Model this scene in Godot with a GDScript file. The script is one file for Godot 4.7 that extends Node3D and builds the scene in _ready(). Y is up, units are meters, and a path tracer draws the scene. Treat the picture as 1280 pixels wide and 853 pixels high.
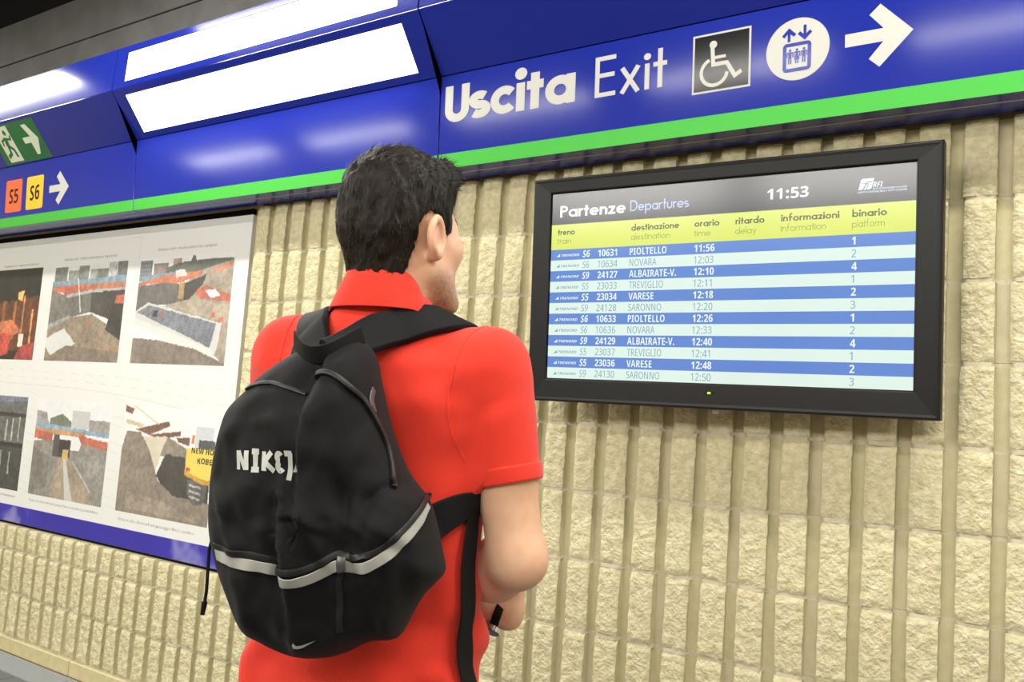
extends Node3D
# Underground station passage: split-rib block wall, sign canopy with light panels, departures screen, poster, man with a backpack.
# World: floor y = 0, the wall's rib faces lie in z = 0, x runs along the wall.

var taken := {}
var M := {}

func _ready() -> void:
	# ---- camera, environment, exposure
	var cam := Camera3D.new()
	cam.name = "camera"
	add_child(cam)
	cam.position = Vector3(0.0, 1.252, 2.322)
	cam.basis = Basis.from_euler(Vector3(0.0953, 0.6004, 0.0701), EULER_ORDER_YXZ)
	cam.fov = 42.13
	cam.near = 0.02
	cam.far = 60.0
	cam.current = true
	var env := Environment.new()
	env.background_mode = Environment.BG_COLOR
	env.background_color = Color(0.0, 0.0, 0.0)
	env.tonemap_mode = Environment.TONE_MAPPER_LINEAR
	env.tonemap_exposure = 1.06
	env.sdfgi_enabled = true
	env.ssao_enabled = true
	env.ssil_enabled = true
	var we := WorldEnvironment.new()
	we.name = "environment"
	we.environment = env
	add_child(we)
	materials()
	# ---- large lights: two rows of ceiling luminaires along the passage
	for k in 7:
		ceiling_luminaire(Vector3(-6.85 + 1.62 * k, 3.20, 3.25), 1.16, CEIL_FAR, k, "over the opposite side")
	for k in 4:
		ceiling_luminaire(Vector3(-6.3 + 3.2 * k, 3.28, 1.0), 1.86, CEIL_NEAR, k, "over the wall with the poster")
	# ---- structure
	room_shell()
	block_wall()
	floor_tiles()
	canopies()
	# ---- things
	poster_board()
	departures_screen()
	person()
	backpack()

const CEIL_NEAR := 4.7
const CEIL_FAR := 2.7
const PANEL_E := 1.5      # light of one canopy panel
const WARM := Color(1.0, 0.985, 0.955)

# ------------------------------------------------------------------ nodes
func numbered(called: String, parent: Node = null) -> String:
	var key := "%d/%s" % [0 if parent == null else parent.get_instance_id(), called]
	var k: int = taken.get(key, 0)
	taken[key] = k + 1
	return called if k == 0 else "%s_%03d" % [called, k]

func meta(o: Node, label: String, category := "", group := "", kind := "") -> void:
	if label: o.set_meta("label", label)
	if category: o.set_meta("category", category)
	if group: o.set_meta("group", group)
	if kind: o.set_meta("kind", kind)

func thing(called: String, label: String, category: String, at := Vector3.ZERO, turn := 0.0, group := "") -> Node3D:
	var o := Node3D.new()
	o.name = numbered(called)
	add_child(o)
	o.position = at
	o.rotation.y = turn
	meta(o, label, category, group)
	return o

func part(called: String, mesh: Mesh, mat: Material, parent: Node, at := Vector3.ZERO, label := "") -> MeshInstance3D:
	var o := MeshInstance3D.new()
	o.name = numbered(called, parent)
	o.mesh = mesh
	if mat: o.material_override = mat
	parent.add_child(o)
	o.position = at
	if label: o.set_meta("label", label)
	return o

func struct(called: String, mesh: Mesh, mat: Material) -> MeshInstance3D:
	var o := part(called, mesh, mat, self)
	o.set_meta("kind", "structure")
	return o

func area_light(parent: Node, at: Vector3, facing: Vector3, along: Vector3, size: Vector2, energy: float, color: Color) -> void:
	var l := AreaLight3D.new()
	l.name = numbered("area_light", parent)
	parent.add_child(l)
	var z := -facing.normalized()
	var x := along.normalized()
	l.transform = Transform3D(Basis(x, z.cross(x), z), at)
	l.area_size = size
	l.light_energy = energy
	l.light_color = color
	l.area_range = 14.0
	l.shadow_enabled = true

# ------------------------------------------------------------------ mesh building
class MB:
	var v := PackedVector3Array()
	var n := PackedVector3Array()
	var uv := PackedVector2Array()
	var col := PackedColorArray()
	var idx := PackedInt32Array()
	var colored := false
	var tint := Color.WHITE

	func put(p: Vector3, nn: Vector3, t := Vector2.ZERO) -> int:
		v.append(p); n.append(nn); uv.append(t); col.append(tint)
		return v.size() - 1

	# a, b, c run counter-clockwise seen from the front
	func tri(a: Vector3, b: Vector3, c: Vector3) -> void:
		var nn := (b - a).cross(c - a).normalized()
		var i := put(a, nn); put(b, nn); put(c, nn)
		idx.append_array(PackedInt32Array([i, i + 2, i + 1]))

	func quad(a: Vector3, b: Vector3, c: Vector3, d: Vector3) -> void:
		var nn := (c - a).cross(d - b).normalized()
		var i := put(a, nn, Vector2(0, 1)); put(b, nn, Vector2(1, 1)); put(c, nn, Vector2(1, 0)); put(d, nn, Vector2(0, 0))
		idx.append_array(PackedInt32Array([i, i + 2, i + 1, i, i + 3, i + 2]))

	func box(lo: Vector3, hi: Vector3, r := 0.0, t := Transform3D.IDENTITY) -> void:
		if r <= 0.0:
			r = 0.00001
		var cc := (lo + hi) * 0.5
		var h := (hi - lo) * 0.5
		r = minf(r, minf(h.x, minf(h.y, h.z)) * 0.98)
		var i := h - Vector3(r, r, r)
		var flip := t.basis.determinant() < 0.0
		for ax in 3:
			for s in [-1.0, 1.0]:
				var b := (ax + 1) % 3
				var c := (ax + 2) % 3
				var q := []
				for e in [[-1, -1], [1, -1], [1, 1], [-1, 1]]:
					var p := Vector3()
					p[ax] = h[ax] * s; p[b] = i[b] * e[0]; p[c] = i[c] * e[1]
					q.append(t * (cc + p))
				if (s > 0.0) != flip: quad(q[0], q[1], q[2], q[3])
				else: quad(q[0], q[3], q[2], q[1])
		if r > 0.0001:
			for ax in 3:
				var b := (ax + 1) % 3
				var c := (ax + 2) % 3
				for sb in [-1.0, 1.0]:
					for sc in [-1.0, 1.0]:
						var q := []
						for e in [[-1.0, 0], [1.0, 0], [1.0, 1], [-1.0, 1]]:
							var p := Vector3()
							p[ax] = i[ax] * e[0]
							p[b] = (h[b] if e[1] == 0 else i[b]) * sb
							p[c] = (i[c] if e[1] == 0 else h[c]) * sc
							q.append(t * (cc + p))
						if (sb * sc > 0.0) != flip: quad(q[0], q[1], q[2], q[3])
						else: quad(q[0], q[3], q[2], q[1])
			for sx in [-1.0, 1.0]:
				for sy in [-1.0, 1.0]:
					for sz in [-1.0, 1.0]:
						var pa := t * (cc + Vector3(h.x * sx, i.y * sy, i.z * sz))
						var pb := t * (cc + Vector3(i.x * sx, h.y * sy, i.z * sz))
						var pc := t * (cc + Vector3(i.x * sx, i.y * sy, h.z * sz))
						if (sx * sy * sz > 0.0) != flip: tri(pa, pb, pc)
						else: tri(pa, pc, pb)

	# rows of points, smooth; counter-clockwise when row index goes up and column index goes right
	func grid(rows: Array, wrap := false, uvs := false) -> void:
		var nr := rows.size()
		var nc: int = rows[0].size()
		var base := v.size()
		var acc := PackedVector3Array()
		acc.resize(nr * nc)
		var nq := nc if wrap else nc - 1
		for r in nr - 1:
			for c in nq:
				var c2 := (c + 1) % nc
				var a: Vector3 = rows[r][c]; var b: Vector3 = rows[r][c2]; var d: Vector3 = rows[r + 1][c]; var e: Vector3 = rows[r + 1][c2]
				var nn := (e - a).cross(d - b)
				for k in [r * nc + c, r * nc + c2, (r + 1) * nc + c, (r + 1) * nc + c2]:
					acc[k] += nn
		for r in nr:
			for c in nc:
				put(rows[r][c], acc[r * nc + c].normalized(), Vector2(float(c) / (nc - 1), 1.0 - float(r) / (nr - 1)) if uvs else Vector2.ZERO)
		for r in nr - 1:
			for c in nq:
				var c2 := (c + 1) % nc
				var a := base + r * nc + c; var b := base + r * nc + c2; var d := base + (r + 1) * nc + c; var e := base + (r + 1) * nc + c2
				idx.append_array(PackedInt32Array([a, e, b, a, d, e]))

	func tube(path: Array, rad: float, sides := 8, r_end := -1.0) -> void:
		var rows := []
		var up := Vector3.UP
		for i in path.size():
			var d: Vector3 = (path[mini(i + 1, path.size() - 1)] - path[maxi(i - 1, 0)]).normalized()
			if absf(d.dot(up)) > 0.95: up = Vector3.RIGHT
			var x := up.cross(d).normalized()
			var y := d.cross(x)
			up = y
			var rr := rad if r_end < 0.0 else lerpf(rad, r_end, float(i) / (path.size() - 1))
			var row := PackedVector3Array()
			for k in sides:
				var a := TAU * k / sides
				row.append(path[i] + (x * cos(a) + y * sin(a)) * rr)
			rows.append(row)
		grid(rows, true)
		for e in [0, rows.size() - 1]:
			var c: Vector3 = path[e]
			for k in sides:
				if e == 0: tri(c, rows[e][(k + 1) % sides], rows[e][k])
				else: tri(c, rows[e][k], rows[e][(k + 1) % sides])

	# a strap: path, a normal for each point, width and thickness
	func strap(path: Array, normals: Array, width: float, thick: float, w_end := -1.0) -> void:
		var rows := []
		for i in path.size():
			var d: Vector3 = (path[mini(i + 1, path.size() - 1)] - path[maxi(i - 1, 0)]).normalized()
			var nn: Vector3 = (normals[i] - d * d.dot(normals[i])).normalized()
			var s := d.cross(nn)
			var w := (width if w_end < 0.0 else lerpf(width, w_end, float(i) / (path.size() - 1))) * 0.5
			var row := PackedVector3Array()
			for e in [[-1.0, 0.0], [-0.97, 0.75], [-0.86, 1.0], [0.0, 1.06], [0.86, 1.0], [0.97, 0.75], [1.0, 0.0], [0.96, -0.1], [0.0, -0.1], [-0.96, -0.1]]:
				row.append(path[i] + s * (e[0] * w) + nn * (e[1] * thick))
			rows.append(row)
		grid(rows, true)
		for e in [0, rows.size() - 1]:
			var c: Vector3 = path[e]
			var m: int = rows[e].size()
			for k in m:
				if e == 0: tri(c, rows[e][(k + 1) % m], rows[e][k])
				else: tri(c, rows[e][k], rows[e][(k + 1) % m])

	# flat triangles (pairs of three 2D points) laid in a frame, lifted by z
	func flat(tris: PackedVector2Array, t: Transform3D, z: float) -> void:
		for i in range(0, tris.size() - 2, 3):
			var a := tris[i]; var b := tris[i + 1]; var c := tris[i + 2]
			if (b - a).cross(c - a) < 0.0:
				var s := b; b = c; c = s
			z += 0.0000012
			tri(t * Vector3(a.x, a.y, z), t * Vector3(b.x, b.y, z), t * Vector3(c.x, c.y, z))

	func mesh() -> ArrayMesh:
		var arr := []
		arr.resize(Mesh.ARRAY_MAX)
		arr[Mesh.ARRAY_VERTEX] = v
		arr[Mesh.ARRAY_NORMAL] = n
		arr[Mesh.ARRAY_TEX_UV] = uv
		if colored: arr[Mesh.ARRAY_COLOR] = col
		arr[Mesh.ARRAY_INDEX] = idx
		var m := ArrayMesh.new()
		m.add_surface_from_arrays(Mesh.PRIMITIVE_TRIANGLES, arr)
		return m

# ------------------------------------------------------------------ signed distance fields, meshed as surface nets
func sdf_into(mb: MB, lo: Vector3, hi: Vector3, c: float, f: Callable, paint: Variant = null) -> void:
	const B := 6
	var nb := Vector3i(ceili((hi.x - lo.x) / c / B), ceili((hi.y - lo.y) / c / B), ceili((hi.z - lo.z) / c / B))
	var np := nb * B + Vector3i.ONE
	var sx := 1
	var sy := np.x
	var sz := np.x * np.y
	var val := PackedFloat32Array()
	val.resize(np.x * np.y * np.z)
	val.fill(1e9)
	var cell := PackedInt32Array()
	cell.resize(val.size())
	cell.fill(-1)
	var active: Array[Vector3i] = []
	var reach := B * c * 0.867 * 1.5
	for bz in nb.z:
		for by in nb.y:
			for bx in nb.x:
				var ctr := lo + (Vector3(bx, by, bz) + Vector3(0.5, 0.5, 0.5)) * (B * c)
				if absf(f.call(ctr)) > reach: continue
				active.append(Vector3i(bx, by, bz) * B)
				for z in range(bz * B, bz * B + B + 1):
					for y in range(by * B, by * B + B + 1):
						for x in range(bx * B, bx * B + B + 1):
							var i := x + y * sy + z * sz
							if val[i] > 1e8: val[i] = f.call(lo + Vector3(x, y, z) * c)
	var base := mb.v.size()
	var pos := PackedVector3Array()
	var corner := [0, sx, sy, sx + sy, sz, sx + sz, sy + sz, sx + sy + sz]
	var off := [Vector3(0, 0, 0), Vector3(1, 0, 0), Vector3(0, 1, 0), Vector3(1, 1, 0), Vector3(0, 0, 1), Vector3(1, 0, 1), Vector3(0, 1, 1), Vector3(1, 1, 1)]
	var edges := [[0, 1], [2, 3], [4, 5], [6, 7], [0, 2], [1, 3], [4, 6], [5, 7], [0, 4], [1, 5], [2, 6], [3, 7]]
	for o in active:
		for z in range(o.z, o.z + B):
			for y in range(o.y, o.y + B):
				for x in range(o.x, o.x + B):
					var i := x + y * sy + z * sz
					var neg := 0
					for k in 8:
						if val[i + corner[k]] < 0.0: neg += 1
					if neg == 0 or neg == 8: continue
					var s := Vector3.ZERO
					var m := 0
					for e in edges:
						var a: float = val[i + corner[e[0]]]
						var b: float = val[i + corner[e[1]]]
						if (a < 0.0) != (b < 0.0):
							s += off[e[0]].lerp(off[e[1]], a / (a - b))
							m += 1
					cell[i] = pos.size()
					pos.append(lo + (Vector3(x, y, z) + s / m) * c)
	var nrm := PackedVector3Array()
	nrm.resize(pos.size())
	var ids := PackedInt32Array()
	var dirs := [[sx, sy, sz, Vector3.RIGHT], [sy, sz, sx, Vector3.UP], [sz, sx, sy, Vector3.BACK]]
	for o in active:
		for z in range(o.z, o.z + B):
			for y in range(o.y, o.y + B):
				for x in range(o.x, o.x + B):
					var i := x + y * sy + z * sz
					if cell[i] < 0: continue
					for d in dirs:
						var a := val[i]
						var b := val[i + d[0]]
						if (a < 0.0) == (b < 0.0): continue
						if i - d[1] - d[2] < 0: continue
						var q := [cell[i], cell[i - d[1]], cell[i - d[1] - d[2]], cell[i - d[2]]]
						if q[1] < 0 or q[2] < 0 or q[3] < 0: continue
						var out: Vector3 = d[3] if a < 0.0 else -d[3]
						var nn: Vector3 = (pos[q[2]] - pos[q[0]]).cross(pos[q[3]] - pos[q[1]])
						if nn.dot(out) < 0.0:
							nn = -nn
							q = [q[0], q[3], q[2], q[1]]
						for k in 4: nrm[q[k]] += nn
						ids.append_array(PackedInt32Array([q[0], q[2], q[1], q[0], q[3], q[2]]))
	for k in pos.size():
		if paint != null: mb.tint = paint.call(pos[k])
		mb.put(pos[k], nrm[k].normalized())
	for k in ids: mb.idx.append(base + k)

static func smin(a: float, b: float, k: float) -> float:
	var h := maxf(k - absf(a - b), 0.0) / k
	return minf(a, b) - h * h * k * 0.25

static func cone(p: Vector3, a: Vector3, b: Vector3, ra: float, rb: float) -> float:
	var ab := b - a
	var t := clampf((p - a).dot(ab) / ab.length_squared(), 0.0, 1.0)
	return p.distance_to(a + ab * t) - lerpf(ra, rb, t)

static func ell(p: Vector3, c: Vector3, r: Vector3) -> float:
	var q := p - c
	var k0 := Vector3(q.x / r.x, q.y / r.y, q.z / r.z).length()
	var k1 := Vector3(q.x / (r.x * r.x), q.y / (r.y * r.y), q.z / (r.z * r.z)).length()
	return k0 * (k0 - 1.0) / maxf(k1, 1e-6)

# ------------------------------------------------------------------ materials
func mat(called: String, color: Color, rough := 0.8, spec := 0.5, metal := 0.0) -> StandardMaterial3D:
	var m := StandardMaterial3D.new()
	m.resource_name = called
	m.albedo_color = color
	m.roughness = rough
	m.metallic_specular = spec
	m.metallic = metal
	M[called] = m
	return m

func noise_tex(seed_: int, freq: float, ramp: Array, size := 512, octaves := 5, cellular := false) -> NoiseTexture2D:
	var fn := FastNoiseLite.new()
	fn.seed = seed_
	fn.frequency = freq
	fn.noise_type = FastNoiseLite.TYPE_CELLULAR if cellular else FastNoiseLite.TYPE_SIMPLEX_SMOOTH
	fn.fractal_octaves = octaves
	var t := NoiseTexture2D.new()
	t.width = size
	t.height = size
	t.seamless = true
	t.noise = fn
	if ramp:
		var g := Gradient.new()
		var offs := PackedFloat32Array()
		var cols := PackedColorArray()
		for e in ramp:
			offs.append(e[0]); cols.append(e[1])
		g.offsets = offs
		g.colors = cols
		t.color_ramp = g
	return t

func triplanar(m: StandardMaterial3D, scale: float, world := true) -> void:
	m.uv1_triplanar = true
	m.uv1_world_triplanar = world
	m.uv1_scale = Vector3.ONE * scale

func rgb(r: int, g: int, b: int) -> Color:
	return Color(r / 255.0, g / 255.0, b / 255.0)

func materials() -> void:
	var m := mat("split_block", Color.WHITE, 0.95, 0.25)
	m.albedo_texture = noise_tex(3, 0.02, [[0.0, rgb(184, 173, 134)], [0.35, rgb(197, 187, 150)], [0.6, rgb(204, 196, 162)], [1.0, rgb(215, 210, 182)]])
	m.heightmap_enabled = true
	m.heightmap_texture = noise_tex(4, 0.045, [], 512, 5)
	m.heightmap_scale = 0.35
	triplanar(m, 3.3)
	m = mat("mortar", Color.WHITE, 0.95, 0.2)
	m.albedo_texture = noise_tex(5, 0.03, [[0.0, rgb(188, 179, 153)], [1.0, rgb(206, 199, 175)]])
	triplanar(m, 4.0)
	m = mat("plinth", Color.WHITE, 0.85, 0.3)
	m.albedo_texture = noise_tex(6, 0.02, [[0.0, rgb(184, 173, 131)], [1.0, rgb(201, 190, 151)]])
	triplanar(m, 2.0)
	m = mat("groove_block", Color.WHITE, 0.9, 0.25)
	m.albedo_texture = noise_tex(13, 0.02, [[0.0, rgb(186, 178, 140)], [1.0, rgb(201, 194, 160)]])
	triplanar(m, 2.5)
	m = mat("groove_mortar", Color.WHITE, 0.9, 0.25)
	m.albedo_texture = noise_tex(11, 0.02, [[0.0, rgb(189, 178, 147)], [1.0, rgb(199, 190, 162)]])
	triplanar(m, 2.5)
	m = mat("dark_concrete", Color.WHITE, 0.9, 0.3)
	m.albedo_texture = noise_tex(7, 0.01, [[0.0, rgb(88, 88, 86)], [1.0, rgb(102, 101, 98)]])
	triplanar(m, 1.0)
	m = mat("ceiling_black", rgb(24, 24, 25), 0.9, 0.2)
	m = mat("granite", Color.WHITE, 0.45, 0.5)
	m.albedo_texture = noise_tex(8, 0.12, [[0.0, rgb(60, 64, 70)], [0.45, rgb(110, 115, 122)], [0.55, rgb(150, 155, 160)], [1.0, rgb(205, 208, 210)]], 512, 3)
	triplanar(m, 4.0)
	m = mat("granite_dark", Color.WHITE, 0.4, 0.5)
	m.albedo_texture = noise_tex(9, 0.12, [[0.0, rgb(40, 43, 48)], [0.5, rgb(84, 88, 94)], [1.0, rgb(140, 144, 148)]], 512, 3)
	triplanar(m, 4.0)
	m = mat("grout", rgb(196, 192, 180), 0.9, 0.2)
	m = mat("blue_enamel", rgb(27, 40, 136), 0.12, 0.34)
	m = mat("green_stripe", rgb(52, 166, 46), 0.4, 0.4)
	m = mat("white_vinyl", rgb(182, 182, 175), 0.4, 0.35)
	m = mat("black_vinyl", rgb(14, 15, 18), 0.13, 0.4)
	m = mat("orange_vinyl", rgb(232, 92, 40), 0.4, 0.4)
	m = mat("yellow_vinyl", rgb(236, 178, 28), 0.4, 0.4)
	m = mat("exit_green", rgb(24, 104, 60), 0.4, 0.4)
	m = mat("exit_pale", rgb(214, 222, 200), 0.5, 0.3)
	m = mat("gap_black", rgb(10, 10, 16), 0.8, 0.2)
	m = mat("seam_metal", rgb(200, 198, 192), 0.5, 0.5, 0.2)
	m = mat("diffuser", rgb(240, 240, 236), 0.5, 0.3)
	m.emission_enabled = true
	m.emission = Color(1.0, 0.985, 0.95)
	m.emission_energy_multiplier = 2.4
	m = mat("housing", rgb(70, 70, 74), 0.5, 0.4)
	m = mat("tv_bezel", rgb(13, 13, 14), 0.45, 0.38)
	m = mat("tv_lip", rgb(8, 8, 9), 0.3, 0.5)
	m = mat("led_green", rgb(120, 220, 40), 0.4, 0.4)
	m.emission_enabled = true
	m.emission = Color(0.55, 1.0, 0.12)
	m.emission_energy_multiplier = 1.2
	m = mat("sensor_white", rgb(220, 220, 220), 0.4, 0.5)
	m = mat("board_edge", rgb(196, 196, 194), 0.6, 0.3)
	m = mat("poster_blue", Color.WHITE, 0.5, 0.4)
	m.albedo_texture = noise_tex(12, 0.012, [[0.0, rgb(52, 44, 150)], [0.62, rgb(58, 50, 158)], [0.74, rgb(110, 108, 178)], [1.0, rgb(160, 160, 200)]], 512, 4)
	triplanar(m, 0.37)
	# cloth, skin, hair
	m = mat("red_pique", Color.WHITE, 0.85, 0.3)
	m.albedo_texture = noise_tex(14, 0.15, [[0.0, rgb(202, 48, 34)], [1.0, rgb(214, 57, 41)]], 256, 2)
	m.heightmap_enabled = true
	m.heightmap_texture = noise_tex(15, 0.2, [], 256, 2, true)
	m.heightmap_scale = 0.05
	m.rim_enabled = true
	m.rim = 0.25
	m.rim_tint = 0.6
	triplanar(m, 14.0, false)
	m = mat("skin", Color.WHITE, 0.5, 0.45)
	m.vertex_color_use_as_albedo = true
	m.subsurf_scatter_enabled = true
	m.subsurf_scatter_strength = 0.12
	m = mat("hair", Color.WHITE, 0.5, 0.27)
	m.vertex_color_use_as_albedo = true
	m = mat("jeans", Color.WHITE, 0.85, 0.3)
	m.albedo_texture = noise_tex(16, 0.1, [[0.0, rgb(34, 42, 62)], [1.0, rgb(52, 62, 88)]], 256, 3)
	triplanar(m, 8.0, false)
	m = mat("shoe", rgb(40, 40, 44), 0.6, 0.4)
	m = mat("sole", rgb(210, 208, 202), 0.7, 0.3)
	m = mat("pack_nylon", Color.WHITE, 0.75, 0.28)
	m.albedo_texture = noise_tex(17, 0.2, [[0.0, rgb(11, 11, 12)], [1.0, rgb(17, 17, 18)]], 256, 3)
	m.heightmap_enabled = true
	m.heightmap_texture = noise_tex(18, 0.3, [], 256, 2, true)
	m.heightmap_scale = 0.04
	m.rim_enabled = true
	m.rim = 0.06
	triplanar(m, 12.0, false)
	m = mat("pack_webbing", rgb(14, 14, 15), 0.75, 0.3)
	m.rim_enabled = true
	m.rim = 0.05
	m = mat("pack_seam", rgb(14, 14, 15), 0.5, 0.45)
	m = mat("reflective", rgb(150, 150, 144), 0.45, 0.5)
	m = mat("print_grey", rgb(164, 166, 160), 0.6, 0.4)
	m = mat("chrome", rgb(215, 217, 220), 0.16, 0.6, 1.0)
	m = mat("gunmetal", rgb(90, 90, 92), 0.35, 0.5, 0.6)
	m = mat("eye_white", rgb(232, 230, 226), 0.2, 0.5)
	m = mat("eye_dark", rgb(40, 28, 20), 0.15, 0.5)

# ------------------------------------------------------------------ room shell and lamps
const X0 := -8.2
const X1 := 4.6
const ZW := 4.2

func ceiling_luminaire(at: Vector3, long: float, energy: float, k: int, side: String) -> void:
	var order: String = ["first", "second", "third", "fourth", "fifth", "sixth", "seventh"][k]
	var t := thing("ceiling_luminaire", "white linear ceiling luminaire %s, %s of its row" % [side, order], "ceiling lamp", at, 0.0, "ceiling luminaires of the passage")
	var top := 3.5 - at.y
	var mb := MB.new()
	mb.box(Vector3(-long * 0.5 - 0.02, 0.01, -0.08), Vector3(long * 0.5 + 0.02, 0.09, 0.08), 0.01)
	part("housing", mb.mesh(), M.housing, t)
	mb = MB.new()
	mb.box(Vector3(-long * 0.5, 0.0, -0.065), Vector3(long * 0.5, 0.0095, 0.065), 0.003)
	part("diffuser", mb.mesh(), M.diffuser, t)
	for sx in [-0.4, 0.4]:
		mb = MB.new()
		mb.tube([Vector3(sx, 0.09, 0), Vector3(sx, top, 0)], 0.012)
		part("hanger", mb.mesh(), M.housing, t)
	area_light(t, Vector3(0, -0.004, 0), Vector3.DOWN, Vector3.RIGHT, Vector2(long - 0.02, 0.125), energy, WARM)

func slab(called: String, lo: Vector3, hi: Vector3, m: Material) -> MeshInstance3D:
	var mb := MB.new()
	mb.box(lo, hi, 0.002)
	return struct(called, mb.mesh(), m)

func room_shell() -> void:
	slab("ceiling", Vector3(X0 - 0.2, 3.5, -0.25), Vector3(X1 + 0.2, 3.7, ZW + 0.2), M.ceiling_black)
	slab("wall_left", Vector3(X0 - 0.2, 0.0, 0.0), Vector3(X0, 3.5, ZW), M.plinth)
	slab("wall_right", Vector3(X1, 0.0, 0.0), Vector3(X1 + 0.2, 3.5, ZW), M.plinth)
	slab("wall_front", Vector3(X0, 0.0, ZW), Vector3(X1, 3.5, ZW + 0.2), M.plinth)
	# concrete of the back wall above the canopy, in two lifts with a recessed joint between them
	var w := slab("wall_back_upper", Vector3(X0, 2.11, -0.25), Vector3(X1, 3.063, 0.0), M.dark_concrete)
	var mb := MB.new()
	mb.box(Vector3(X0, 3.071, -0.25), Vector3(X1, 3.31, 0.0), 0.003)
	part("upper_lift", mb.mesh(), M.dark_concrete, w)
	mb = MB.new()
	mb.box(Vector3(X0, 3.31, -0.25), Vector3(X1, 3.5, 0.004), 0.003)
	part("painted_shade_lift", mb.mesh(), M.ceiling_black, w)  # top of the wall painted black for the shade above the lamps
	mb = MB.new()
	mb.box(Vector3(X0, 3.05, -0.25), Vector3(X1, 3.08, -0.008))
	part("joint_filler", mb.mesh(), M.gap_black, w)

# ------------------------------------------------------------------ split-rib block wall
const RIB_P := 0.1035
const RIB_X := -1.544
const RIB_W := 0.070
const DEEP := 0.030

func block_mesh(ribs: int, h: float, seed_: int) -> ArrayMesh:
	var rng := RandomNumberGenerator.new()
	rng.seed = seed_ * 77 + 5
	var fn := FastNoiseLite.new()
	fn.seed = seed_
	fn.frequency = 34.0
	fn.fractal_octaves = 4
	fn.fractal_gain = 0.6
	var mb := MB.new()
	var ny := maxi(6, roundi(h / 0.0068))
	var gap := 0.0012
	var half := (RIB_P - RIB_W) * 0.5
	var rows := []
	var shift := []
	for r in ribs:
		shift.append([rng.randf_range(-0.0015, 0.0015), rng.randf_range(-0.002, 0.002), rng.randf_range(-0.002, 0.002), rng.randf_range(-0.0025, 0.0025), rng.randf_range(-0.003, 0.003)])
	for j in ny + 1:
		var y := h * j / ny
		var row := PackedVector3Array()
		row.append(Vector3(gap, y, -0.075))
		row.append(Vector3(gap, y, -DEEP))
		for r in ribs:
			var xl := r * RIB_P + half
			var s: Array = shift[r]
			var f := float(j) / ny
			var wl: float = fn.get_noise_2d(y * 0.7, 9.0 + r) * 0.0022 + s[0] + (f - 0.5) * s[4]
			var wr: float = fn.get_noise_2d(y * 0.7, 29.0 + r) * 0.0026 + s[1]
			var zb: float = s[2] + (f - 0.5) * s[3] * 2.0
			var edge := minf(j, ny - j)
			var round_ := 0.0 if edge >= 2 else (-0.0015 if edge == 1 else -0.004)
			row.append(Vector3(xl + 0.002, y, -DEEP))
			row.append(Vector3(xl + wl * 0.7, y, -DEEP * 0.5))
			var nx := 10
			for i in nx + 1:
				var u := float(i) / nx
				var x := lerpf(xl + wl, xl + RIB_W + wr, u)
				var z := fn.get_noise_3d(x, y, r * 3.0) * 0.0065 + zb + round_
				if i == 0 or i == nx: z -= 0.0055
				elif i == 1 or i == nx - 1: z -= 0.0012
				row.append(Vector3(x, y + (0.0 if edge == 0 else fn.get_noise_2d(x * 1.3, y + 5.0) * 0.002), z))
			row.append(Vector3(xl + RIB_W + wr * 0.7, y, -DEEP * 0.5))
			row.append(Vector3(xl + RIB_W - 0.002, y, -DEEP))
		row.append(Vector3(ribs * RIB_P - gap, y, -DEEP))
		row.append(Vector3(ribs * RIB_P - gap, y, -0.075))
		rows.append(row)
	# split faces and smooth channels are two surfaces of one block
	var ch := MB.new()
	var at := 0
	var per := 15
	var cut := func(from: int, to: int) -> Array:
		var o := []
		for row in rows: o.append(row.slice(from, to + 1))
		return o
	for r in ribs:
		var f := 2 + r * per
		ch.grid(cut.call(at, f + 2))
		mb.grid(cut.call(f + 2, f + per - 3))
		at = f + per - 3
	ch.grid(cut.call(at, rows[0].size() - 1))
	# top and bottom faces, fanned to the back edge
	for e in [0, ny]:
		for k in rows[e].size() - 1:
			var a: Vector3 = rows[e][k]
			var b: Vector3 = rows[e][k + 1]
			var a2 := Vector3(a.x, a.y, -0.075)
			var b2 := Vector3(b.x, b.y, -0.075)
			if e == 0: mb.quad(b, a, a2, b2)
			else: mb.quad(a, b, b2, a2)
	var m := mb.mesh()
	m.surface_set_material(0, M.split_block)
	var arr := ch.mesh().surface_get_arrays(0)
	m.add_surface_from_arrays(Mesh.PRIMITIVE_TRIANGLES, arr)
	m.surface_set_material(1, M.groove_block)
	return m

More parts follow.
